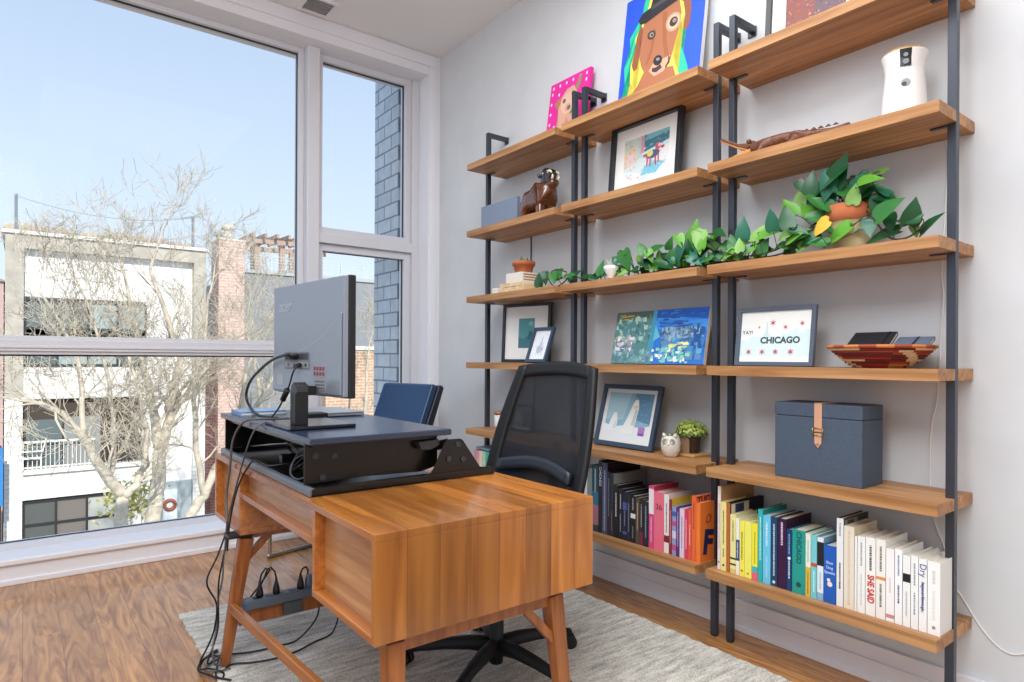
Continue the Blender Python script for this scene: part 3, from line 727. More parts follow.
text_obj('logo', 'acer', .062, mat('embossed logo grey', 'a3a9b2', .3, metal=.3), mn, mmx @ FRONT((-h2 + .105, -.0006, H - .075)), bold=.001)
b = MB(); b.box(-.155, .045, -0.0080, -0.0060, .085, .145, mat('port recess', '6d7278', .5), mmx); b.box(-.15, .04, -0.0085, -0.0078, .118, .14, mat('port panel dark', '3b3e42', .5), mmx); b.box(-.15, .04, -0.0085, -0.0078, .09, .11, mat('port panel mid', '8c9096', .4), mmx); b.build('port_panel', mn)
b = MB()
for x in (-.12, -.07, -.02, .02): b.tube([mmx @ Vector((x, -0.0088, .10)), mmx @ Vector((x, -0.0078, .10))], .007, STEEL, 10)
b.build('port_screw', mn)
LBL = mat('pinkish label', 'b08a93', .6); LBT = mat('label print', '7a2f3d', .6); LB2 = mat('grey label', '8f8f95', .6)
b = MB(); b.box(.075, .165, -0.0075, -0.0060, .062, .10, LB2, mmx)
for r_ in range(2):
    for c_ in range(4): b.box(.08 + c_ * .021, .095 + c_ * .021, -0.0078, -0.0074, .066 + r_ * .017, .078 + r_ * .017, LBT, mmx)
b.build('rating_label', mn)
b = MB(); b.box(.085, .165, -0.0075, -0.0060, .018, .055, LB2, mmx)
for r_ in range(3): b.box(.09, .16, -0.0078, -0.0074, .022 + r_ * .011, .027 + r_ * .011, mat('label grey print', '5d5d62', .6), mmx)
b.build('rating_label', mn)
b = MB(); b.box(-h2 + .05, -h2 + .10, -0.0072, -0.0060, .025, .065, mat('outlined plate', 'a2a6ac', .5), mmx); b.build('blank_plate', mn)
b = MB()
for x, z in ((.03, .03), (.03, .10)): b.tube([mmx @ Vector((x, -0.0075, z)), mmx @ Vector((x, -0.0050, z))], .005, BLACK, 10)
b.build('mount_hole', mn)
b = MB(o6); b.prism([(2.045, RZT + .012), (2.10, RZT + .012), (2.10, 1.045), (2.092, 1.066), (2.0725, 1.075), (2.053, 1.066), (2.045, 1.045)], 'x', .695, .735, BLACK)
for i in range(4): b.box(.692, .695, 2.050 + i * .013, 2.056 + i * .013, RZT + .015, 1.04, GREYPLASTIC)
b.build('stand_column', mn, bevel=.004)
b = MB(o6); b.box(.735, .765, 2.055, 2.09, 1.032, 1.062, BLACK); b.build('stand_neck', mn)
b = MB(o6); b.box(.655, .875, 1.985, 2.25, RZT, RZT + .012, mat('black glass base', '15171b', .18, spec=.6)); b.build('stand_base', mn, bevel=.004)

# things lying on the riser
LAP = mat('silver aluminium', 'a9adb4', .3, metal=.6)
lt = thing('laptop', 'closed thin silver laptop lying on the riser behind the monitor', 'laptop', (.98, 2.52, RZT))
b = MB(); b.box(-.10, .10, -.145, .145, .002, .010, LAP); b.build('base', lt, bevel=.002)
b = MB(); b.box(-.10, .10, -.145, .145, .011, .017, LAP); b.build('lid', lt, bevel=.002)
b = MB()
for sx in (-.09, .08):
    for sy in (-.13, .12): b.box(sx, sx + .01, sy, sy + .01, 0, .002, BLACK)
b.build('foot', lt)
dk2 = thing('docking_station', 'small flat black docking box beside the monitor stand', 'dock', (.86, 2.36, RZT))
b = MB(); b.box(-.05, .05, -.04, .04, 0, .022, BLACK); b.build('case', dk2, bevel=.004)
b = MB(); b.box(-.051, -.05, -.03, .03, .006, .014, STEEL); b.build('port', dk2)
nb = thing('notebook', 'pale blue closed notebook at the far end of the riser', 'notebook', (.76, 2.68, RZT))
b = MB(); b.box(-.09, .09, -.07, .07, 0, .003, mat('pale blue cover', '7f9cc4', .5)); b.box(-.09, .09, -.07, .07, .013, .016, MATS['pale blue cover']); b.box(-.09, -.087, -.07, .07, .003, .013, MATS['pale blue cover']); b.build('cover', nb)
b = MB(); b.box(-.086, .086, -.066, .066, .003, .013, PAGES); b.build('page_block', nb)

# ================================================================== cables
def smooth(pts, k=5):
    P = [Vector(p) for p in pts]; out = []
    for i in range(len(P) - 1):
        p0, p1, p2, p3 = P[max(i - 1, 0)], P[i], P[i + 1], P[min(i + 2, len(P) - 1)]
        for j in range(k):
            t = j / k
            out.append(.5 * ((2 * p1) + (p2 - p0) * t + (2 * p0 - 5 * p1 + 4 * p2 - p3) * t * t + (3 * p1 - p0 - 3 * p2 + p3) * t ** 3))
    return out + [P[-1]]
def cable(label, pts, r=.0032, m=BLACK, name='cable', cat='cable', group=None, ends=None):
    b = MB(pts[0]); b.tube(smooth(pts), r, m, 7); o = b.build(name); tag(o, label, cat, group)
    for a, c, rr in (ends or []):
        q = MB(pts[0]); q.tube([a, c], rr, m, 10); q.build('connector', o, loc=(0, 0, 0))
    return o
GC = mat('grey cable', '5a5c60', .5)
pA = mmx @ Vector((-.03, -.02, .128)) + Vector(o6); pB = mmx @ Vector((0.0, -.02, .10)) + Vector(o6)
cable('thick black video cable looping left from the back of the monitor', [pA, (.725, 2.22, 1.165), (.72, 2.36, 1.15), (.72, 2.504, 1.115), (.72, 2.66, 1.06), (.72, 2.72, 1.0), (.72, 2.66, .955), (.71, 2.50, .934), (.74, 2.38, .932)], .0055, BLACK, ends=[(pA, pA + Vector((-.01, .06, .001)), .010)])
cable('thin black power cable with a ferrite bead hanging from the monitor', [pB, (.725, 2.16, 1.11), (.72, 2.20, 1.05), (.715, 2.28, .98), (.71, 2.36, .935), (.73, 2.42, .931)], .003, BLACK, ends=[((.7185, 2.205, 1.045), (.7165, 2.245, 1.008), .010), (pB, pB + Vector((-.004, .035, -.006)), .008)])
cable('thick grey cable draped over the far edge of the riser', [(.80, 2.34, .931), (.72, 2.33, .934), (.65, 2.33, .938), (.624, 2.40, .92), (.614, 2.49, .85), (.613, 2.53, .74), (.612, 2.575, .62), (.606, 2.53, .52)], .0045, GC)
cable('black cable leaving the riser shelf and running down to the desk leg', [(.78, 2.15, .80), (.70, 2.15, .80), (.645, 2.17, .795), (.616, 2.22, .81), (.612, 2.30, .77), (.612, 2.40, .70), (.611, 2.47, .62), (.604, 2.50, .53), (.598, 2.50, .44)], .0036)
cable('second black cable hanging from the riser edge beside the thicker grey one', [(.70, 2.25, .932), (.655, 2.24, .934), (.622, 2.24, .91), (.612, 2.30, .84), (.610, 2.39, .735), (.609, 2.475, .63), (.600, 2.515, .54), (.594, 2.515, .45)], .003, GC)
for k, (dx, lb) in enumerate(((0, 'black cable strapped to the far desk leg, bowing out the most'), (.012, 'black cable strapped to the far desk leg, closest to the wood'), (.006, 'grey cable strapped to the far desk leg, between two black ones'))):
    cable(lb, [(.606 + dx * .2, 2.525, .52 - k * .012), (.590 - (.018 if k == 0 else -.004) , 2.53, .42), (.565 - (.03 if k == 0 else -.012 * k), 2.53, .33), (.57 + dx * .5, 2.535, .24), (.565 + dx, 2.54, .15), (.545 + dx, 2.545 - k * .02, .09), (.52 + .02 * k, 2.56 - k * .03, .03), (.55 + .03 * k, 2.60 - k * .04, .022), (.60 + .01 * k, 2.64 - .03 * k, .018)], .0033, GC if k == 2 else BLACK)
cable('tangle of black cable lying on the floor at the foot of the desk leg', [(.60, 2.66, .016), (.545, 2.60, .02), (.515, 2.54, .012), (.535, 2.49, .028), (.575, 2.455, .016), (.56, 2.42, .012), (.53, 2.47, .014), (.505, 2.52, .02), (.535, 2.575, .03), (.58, 2.56, .034), (.565, 2.50, .024), (.55, 2.44, .014), (.585, 2.38, .016)], .0035)
cable('thin grey cable curled on the rug edge by the desk leg', [(.62, 2.62, .015), (.575, 2.58, .02), (.535, 2.53, .016), (.525, 2.50, .018), (.555, 2.47, .02), (.605, 2.47, .016)], .0028, GC)
cable('black cable drooping from the power strip down to the rug', [(.95, 2.545, .225), (.965, 2.55, .17), (.955, 2.55, .09), (.88, 2.55, .022), (.80, 2.55, .016), (.70, 2.56, .016), (.63, 2.59, .016)], .0036)
cable('black cable running across the rug under the desk towards the floor tangle', [(1.04, 2.56, .24), (1.06, 2.57, .10), (1.02, 2.54, .018), (.93, 2.50, .016), (.84, 2.46, .016), (.76, 2.45, .016), (.68, 2.47, .016), (.62, 2.50, .016), (.585, 2.475, .016)], .0034)
for k, lb in enumerate(('grey cable coiled inside the riser, nearest the camera', 'black cable coiled inside the riser, in the middle', 'grey cable coiled inside the riser, behind a black one', 'black cable coiled inside the riser, deepest')):
    r_ = random.Random(60 + k); pts = []
    for i in range(9):
        a = i * .95 + k; pts.append((.715 + .03 * k + .035 * math.cos(a), 1.95 + .08 * k + .10 * math.sin(a * .8) + .01 * i, DZ + .045 + .008 * k + .035 * math.sin(a * 1.3 + k) ))
    cable(lb, pts, .0035, GC if k in (0, 2) else BLACK)
st = MB((.606, 2.50, .50)); st.box(.590, .675, 2.45, 2.525, .492, .505, BLACK); tag(st.build('cable_tie', bevel=.004), 'black strap binding the cables at the top of the desk leg', 'strap')

# ================================================================== office chair
CHB = mat('black chair plastic', '0e0f12', .6)
MESH = bpy.data.materials.new('black mesh fabric'); MESH.use_nodes = True; ntm = MESH.node_tree; ntm.nodes.clear()
om = N(ntm, 'OutputMaterial'); tr = N(ntm, 'BsdfTransparent'); pb = N(ntm, 'BsdfPrincipled'); mx = N(ntm, 'MixShader')
pb.inputs['Base Color'].default_value = rgb('0d1017'); pb.inputs['Roughness'].default_value = .6
mx.inputs[0].default_value = .92
ntm.links.new(tr.outputs[0], mx.inputs[1]); ntm.links.new(pb.outputs[0], mx.inputs[2]); ntm.links.new(mx.outputs[0], om.inputs[0])
FAB = mat('black seat fabric', '17181b', .9, noise=.2, nscale=220)
HX, HY = 1.385, 1.89
oc = thing('office_chair', 'black office chair with a tall mesh back drawn up behind the desk', 'office chair', (HX, HY, RT))
def bk(u, v):   # u across (0 = left of photo, far), v up
    z = .50 + .622 * v
    hw = .285 - .055 * v + .03 * math.sin(PI * v)
    y = 1.945 - .012 * v + hw * (1 - 2 * u)
    x = 1.555 + .165 * v ** 1.1 + .045 * (2 * u - 1) ** 2 * -1 + .03
    z += .022 * (1 - (2 * u - 1) ** 2) * (1 if v > .5 else 0) * (v - .5) * 2
    return (x - HX, y - HY, z - RT)
b = MB(); b.grid(lambda u, v: bk(.07 + .86 * u, .05 + .87 * v), 16, 20, MESH); b.build('mesh_panel', oc, fix=False)
def bandf(u0, u1, v0, v1):
    def f(u, v): return bk(u0 + (u1 - u0) * u, v0 + (v1 - v0) * v)
    return f
b = MB(); b.grid(bandf(0, .09, 0, 1), 3, 24, CHB); b.grid(bandf(.91, 1, 0, 1), 3, 24, CHB); b.grid(bandf(.085, .915, .92, 1), 16, 3, CHB); b.grid(bandf(.085, .915, 0, .07), 16, 3, CHB)
b.build('back_frame', oc, fix=False, solid=.022)
b = MB(); b.grid(lambda u, v: tuple(Vector(bk(.12 + .76 * u, .30 + .075 * v + .05 * math.sin(PI * u))) + Vector((-.022, 0, 0))), 14, 3, mat('dark lumbar pad', '262b34', .4)); b.build('lumbar_support', oc, fix=False, solid=.02)
b = MB(); b.tube(smooth([(.02, 0, .40), (.12, 0, .41), (.22, 0, .47), (.26, 0, .60), (.285, 0, .70)]), .022, CHB, 10); b.build('back_support', oc)
b = MB()
def seat(u, v):
    return None
sp_pts = []
for i in range(40):
    a = 2 * PI * i / 40; n_ = 4
    sp_pts.append((.245 * abs(math.cos(a)) ** (2 / n_) * (1 if math.cos(a) > 0 else -1) - .03, .25 * abs(math.sin(a)) ** (2 / n_) * (1 if math.sin(a) > 0 else -1)))
b.prism(sp_pts, 'z', .425, .495, FAB); b.build('seat', oc, bevel=.02, bseg=4)
b = MB(); b.box(-.10, .12, -.08, .08, .375, .424, CHB); b.build('seat_mechanism', oc, bevel=.01)
for s in (-1, 1):
    b = MB(); b.tube(smooth([(-.02, s * .20, .42), (-.02, s * .285, .43), (-.02, s * .295, .52), (-.02, s * .295, .60)]), .018, CHB, 8); arm = b.build('armrest', oc)
    b = MB(); b.box(-.13, .10, s * .295 - .035, s * .295 + .035, .60, .622, CHB); b.build('arm_pad', arm, bevel=.01)
b = MB(); b.lathe([(.024, .028), (.026, .062), (.030, .10), (.027, .11), (.027, .25), (.020, .252), (.020, .38)], (0, 0, 0), CHB, 18); b.build('gas_column', oc)
b = MB(); b.lathe([(.0, .062), (.042, .062), (.045, .085), (.040, .108), (.0, .112)], (0, 0, 0), CHB, 20)
ang = [137, 209, 280, 356, 66]
for a in ang:
    c_, s_ = math.cos(R(a)), math.sin(R(a))
    pts = [Vector((c_ * d, s_ * d, z)) for d, z in ((.02, .092), (.10, .096), (.19, .088), (.29, .072), (.345, .058))]
    b.tube(pts, [.030, .026, .022, .018, .015], CHB, 10)
b.build('star_base', oc)
for a in ang:
    c_, s_ = math.cos(R(a)), math.sin(R(a)); q = Vector((c_ * .345, s_ * .345, 0)); t = Vector((-s_, c_, 0)); 
    t = (t + Vector((c_, s_, 0)) * .5).normalized()
    b = MB()
    for s in (-1, 1): b.tube([q + t * s * .006 + Vector((0, 0, .0255)), q + t * s * .026 + Vector((0, 0, .0255))], .0255, CHB, 18)
    b.tube([q + Vector((0, 0, .02)), q + Vector((0, 0, .064))], .008, CHB, 8); b.build('caster', oc)

# ================================================================== blue guest chair by the window
BLU = mat('blue black leather', '1c3d63', .32, spec=.6, noise=.05, nscale=60, bump=.05)
BLS = mat('dark chair shell', '1a1f2c', .4)
u_ = Vector((.957, .29, 0)); v_ = Vector((.29, -.957, 0)); F0 = Vector((1.128, 3.729, 0))
gc = thing('guest_chair', 'low-backed blue leather guest chair on a tubular frame by the window', 'chair', F0)
GM = axes(tuple(u_), tuple(-v_), (0, 0, 1))      # local x = to the back, local y = towards the far side (0 at far, negative near)
b = MB()
def gback(x, z): return (x, z)
prof = [(.60, .47), (.63, .47), (.80, .975), (.79, .99), (.755, .985), (.735, .965), (.575, .50)]
prof = [(.66, .44), (.70, .44), (.85, .97), (.835, .985), (.80, .98), (.73, .965), (.60, .50)]
b.prism([(x, z) for x, z in [(.625, .48), (.66, .46), (.905, .972), (.875, .987), (.85, .982)]], 'y', -.455, -.005, BLU, GM)
b.build('backrest', gc, bevel=.012, bseg=3)
b = MB(); b.prism([(.67, .46), (.75, .46), (.965, .962), (.945, .979), (.912, .975)], 'y', -.46, .0, BLS, GM); b.build('back_shell', gc, bevel=.012, bseg=3)
b = MB(); b.box(.03, .66, -.47, .01, .40, .475, BLU, GM); b.build('seat', gc, bevel=.025, bseg=3)
for y in (0.012, -.47):
    b = MB(); b.tube([GM @ Vector(p) for p in smooth([(.56, y, .40), (.10, y, .40), (.02, y, .395), (.0, y, .36), (.0, y, .06), (.005, y, .022), (.04, y, .0115), (.62, y, .0115)], 6)], .0115, CHROME, 10); b.build('sled_frame', gc)
b = MB(); b.tube([GM @ Vector((.62, .012, .0115)), GM @ Vector((.62, -.47, .0115))], .0115, CHROME, 10); b.build('cross_bar', gc)
# ================================================================== books
def cover_mat(h, rough=.45): return mat('cover ' + h, h, rough)
def book(y0, y1, h, spine, side=None, depth=.155, label='', group=None, title=None, bold=.0, tcol='f2f2f2', tsize=None, bands=(), up=False, xs=2.19, z=SZ[5], marks=None, tsx=1.0, tz=.55, front=None, lean=0.0):
    """spine at x = xs looking at the room; bands = (z0, z1, colour) as fractions of the height"""
    side = side or spine
    t = (y1 - y0) - .0012; yc = (y0 + y1) / 2; c = .0022
    o3 = (xs, yc, z + .0006)
    cut = sorted(set([0, 1] + [q for a in bands for q in a[:2]]))
    b = MB(); ms = cover_mat(spine); md = cover_mat(side)
    for i in range(len(cut) - 1):
        zm = (cut[i] + cut[i + 1]) / 2; m = ms
        for a in bands:
            if a[0] <= zm <= a[1]: m = cover_mat(a[2])
        b.box(0, c, -t / 2, t / 2, cut[i] * h, cut[i + 1] * h, m)
    b.box(c, depth, -t / 2, -t / 2 + c, 0, h, md); b.box(c, depth, t / 2 - c, t / 2, 0, h, md)
    o = b.build('book', bevel=0); o.location = o3
    tag(o, label, 'book', group)
    b = MB(); b.box(c, depth - .004, -t / 2 + c, t / 2 - c, .003, h - .004, PAGES); b.build('page_block', o)
    if title:
        sz = tsize or min(t * .8, .022)
        text_obj('title', title, sz, mat('print ' + tcol, tcol, .6), o, (SPINE_UP if up else SPINE)((-.0004, 0, h * tz)), sx=tsx, bold=bold)
    if marks:
        rr = random.Random(int(y0 * 10000))
        for (za, zb, col) in marks:
            b = MB()
            w_ = t * .22; zz = za * h
            while zz < zb * h:
                L = rr.uniform(.0025, .007); b.box(-.0005, 0, -w_ / 2, w_ / 2, zz, min(zz + L, zb * h), mat('print ' + col, col, .6)); zz += L + rr.uniform(.0012, .0028)
            b.build('spine_print', o)
    if front: front(o, t, h, depth)
    return o
BG = 'books on the lowest bookcase shelves'
def emblem(z0, col, w_=.4):
    def f(o, t, h, d):
        b = MB(); r = t * w_
        b.tube([(-.0006, 0, z0 * h), (.0, 0, z0 * h)], r, mat('print ' + col, col, .6), 14); b.build('publisher_mark', o)
    return f
def photo_cover(col1, col2):
    def f(o, t, h, d):
        b = MB(); b.box(.01, d * .55, -t / 2 - .0005, -t / 2, h * .55, h * .98, mat('print ' + col1, col1, .6)); b.box(d * .15, d * .4, -t / 2 - .0009, -t / 2 - .0004, h * .8, h * .97, mat('print ' + col2, col2, .6)); b.build('cover_picture', o)
    return f
def tuc(o, t, h, d):
    text_obj('cover_lettering', 'TUC', .034, mat('print 5a2416', '5a2416', .6), o, FRONT((.05, -t / 2 - .0006, h * .935)), bold=.0012, sx=1.2)
# nearest bookcase, colour sorted from pink and yellow through teal to white
T3 = [
 (1.4905, 1.5050, .329, 'efdcd8', 'b58a5e', .235, 'tall book with pale pink spine and kraft brown cover, first on the near bookcase', None, dict(marks=[(.25, .8, 'a98f8f')], front=emblem(.09, '333333', .25))),
 (1.4655, 1.4900, .271, 'f3e58e', 'f3e58e', .17, 'pale yellow hardback with grey lettering, right of the tall kraft book', None, dict(marks=[(.38, .88, '6a6a55'), (.2, .32, '6a6a55')], front=emblem(.08, '444444', .2))),
 (1.4490, 1.4645, .271, 'b9683a', '14141c', .238, 'book with narrow rust-orange spine and dark photo cover among the yellow ones', None, dict(front=photo_cover('d8d0b4', '2b3358'))),
 (1.4230, 1.4480, .229, 'efe39a', 'efe39a', .15, 'cream yellow book with small illustrations down its spine', None, dict(marks=[(.55, .9, '7c7d4e')], bands=[(.14, .17, '2c2c30'), (.24, .27, '2c2c30'), (.0, .08, 'd9c77d')])),
 (1.4075, 1.4225, .219, 'f1efe2', 'f1efe2', .14, 'thin white book with a blue band, between two yellow books', None, dict(bands=[(.25, .62, '2f4d86')], marks=[(.3, .58, 'dfe5f2')])),
 (1.3860, 1.4065, .213, 'f4ea5c', 'f4ea5c', .14, 'bright yellow paperback with black lettering', None, dict(marks=[(.3, .8, '4a4a2c')], front=emblem(.1, '3b3b2f', .2))),
 (1.3555, 1.3855, .214, 'f3ee6c', 'efe98a', .14, 'plain lemon yellow book with a wide bare spine', None, dict(front=emblem(.08, '55552f', .12))),
 (1.3305, 1.3545, .213, 'f2e83e', 'f2e83e', .13, 'yellow book with pink and teal blocks at the foot of its spine', None, dict(bands=[(.14, .24, '4bb6c4'), (.0, .14, 'e8687c')], marks=[(.3, .85, 'b5a92f')])),
 (1.3105, 1.3295, .271, '2fb3b2', '1d8d84', .17, 'tall turquoise book with white lettering, first of the blue books', None, dict(marks=[(.3, .9, 'd8f2f0')])),
 (1.2785, 1.3095, .253, '6cc5e6', '6cc5e6', .16, 'sky blue book with pale lettering beside the turquoise one', None, dict(marks=[(.55, .9, 'd6eef8'), (.1, .4, '9fdaf0')])),
 (1.2525, 1.2775, .255, '1d4668', '1d4668', .17, 'dark teal-blue book with spaced white lettering', None, dict(marks=[(.15, .9, 'c9d8e4')], front=emblem(.06, 'c9d8e4', .25))),
 (1.2175, 1.2515, .254, '38143f', '2b0f30', .18, 'deep purple hardback with small white lettering near the top', None, dict(marks=[(.62, .95, 'd9c9dd')])),
 (1.1965, 1.2165, .221, '16406e', '16406e', .15, 'navy paperback with white lettering right of the purple book', None, dict(marks=[(.2, .5, 'e8eef4'), (.6, .92, '8fb0d0')], front=emblem(.53, 'e8eef4', .3))),
 (1.1470, 1.1955, .226, '20988c', '1a8379', .155, 'thick teal book titled CHICAGO in dark letters', 'CHICAGO', dict(tcol='0d4f4b', tsize=.026, tz=.72, tsx=.95, bold=.0004, marks=None, front=emblem(.14, '0d4f4b', .2))),
 (1.1275, 1.1465, .221, 'e8e9d8', 'e8e9d8', .15, 'white book with a mustard band at the foot of its spine', None, dict(bands=[(.0, .47, 'd7b64a')], marks=[(.05, .4, '8a742a'), (.55, .9, '7ac0c8')])),
 (1.1055, 1.1265, .220, '74c8cf', '74c8cf', .15, 'pale aqua book with a small red picture on its spine', None, dict(bands=[(.5, .56, 'c8503e')], marks=[(.1, .44, 'd5f0f2')])),
 (1.0825, 1.1045, .217, 'dfe9ee', '7fb2d0', .15, 'white book with a black camera picture on its spine', None, dict(bands=[(.55, .93, '1c1d20'), (.0, .12, '86b3d8')], marks=[(.18, .45, 'a9bccb')])),
 (1.0395, 1.0815, .197, '1a5bb5', '174f9e', .13, 'bright blue book titled Blue Dog Speaks', None, dict()),
 (1.0155, 1.0385, .297, 'e9e9ea', '2a2a2a', .185, 'tallest white book with black lettering, first of the white books', None, dict(marks=[(.2, .5, '3a3a3a'), (.8, .95, '9a9a9a')], front=photo_cover('8d8a86', '3a3a3a'))),
 (.9805, 1.0145, .276, 'e6dcca', 'e2d3b6', .17, 'cream book with a pale rust crosshatched spine', None, dict(marks=[(.05, .95, 'd9c4b0')])),
 (.9715, .9795, .248, 'f0efec', 'e8e6e2', .15, 'very thin white book next to the cream crosshatched one', None, dict()),
 (.9455, .9705, .251, 'eeeeea', 'eeeeea', .15, 'white book with pale grey lettering, left of the SHE SAID book', None, dict(marks=[(.62, .92, 'a5a5a2'), (.1, .5, 'cfcfcc')])),
 (.9135, .9445, .254, 'f1efe9', 'f1efe9', .155, 'white book titled SHE SAID in red letters', 'SHE SAID', dict(tcol='c8372f', tsize=.028, tz=.34, tsx=.80, bold=.0009, marks=[(.58, .9, '3b3b3b')])),
 (.8835, .9125, .255, 'efece4', 'efece4', .17, 'white book with an orange bird and grey capitals on its spine', None, dict(marks=[(.15, .44, '6f6a5e'), (.6, .92, '6f6a5e')], bands=[(.49, .53, 'e2934a')])),
 (.8575, .8825, .232, 'f2f0ef', 'f2f0ef', .155, 'off-white book with a small red mark low on its spine', None, dict(bands=[(.05, .1, 'c98a8a')], marks=[(.4, .6, 'e3c9c9')])),
 (.8345, .8565, .236, 'f4f4f3', 'f4f4f3', .165, 'white book with navy capitals down its spine', None, dict(marks=[(.28, .52, '3c4a78'), (.65, .92, '6877a3')])),
 (.8115, .8335, .221, 'efefec', 'efefec', .15, 'white book with a square black picture on its spine', None, dict(bands=[(.63, .75, '17181a')], marks=[(.15, .5, 'b9b9b4')])),
 (.7895, .8105, .226, 'f1f1ef', 'f1f1ef', .16, 'white book with thin grey lettering between the black picture and Dry', None, dict(marks=[(.2, .5, '8c93a3'), (.6, .9, '8c93a3')])),
 (.7655, .7885, .223, 'f2f1ee', 'f2f1ee', .155, 'white book titled Dry in blue script', 'Dry', dict(tcol='3d4b8f', tsize=.026, tz=.84, marks=[(.3, .68, '5a65a0')])),
 (.7300, .7645, .222, 'f3f2ef', 'eeede9', .096, 'thick white book at the near end of the row', None, dict(marks=[(.7, .88, 'cfcfca'), (.2, .6, 'e2e1dc')], front=emblem(.1, '8a8a86', .15)))]
for r_ in T3:
    y0, y1, h, s, sd, dp, lb, ti, kw = r_
    o = book(max(y0, .7285), y1, h, s, sd, dp, lb, BG, title=ti, **kw)
    if 'Blue Dog' in lb:
        for k, wd in enumerate(('Blue', 'Dog', 'Speaks')): text_obj('title', wd, .0135, mat('print cfe2f4', 'cfe2f4', .6), o, SPINE_UP((-.0004, .001, h * (.70 - k * .085))))
        b = MB(); b.tube([(-.0006, 0, h * .33), (0, 0, h * .33)], .009, mat('print f0d8d2', 'f0d8d2', .6), 12); b.tube([(-.0006, .004, h * .40), (0, .004, h * .40)], .006, MATS['print f0d8d2'], 12); b.build('dog_picture', o)
    if 'titled Dry' in lb: text_obj('author', 'Augusten Burroughs', .0125, mat('print 3d4b8f', '3d4b8f', .6), o, SPINE((-.0009, 0, h * .48)), sx=.9)
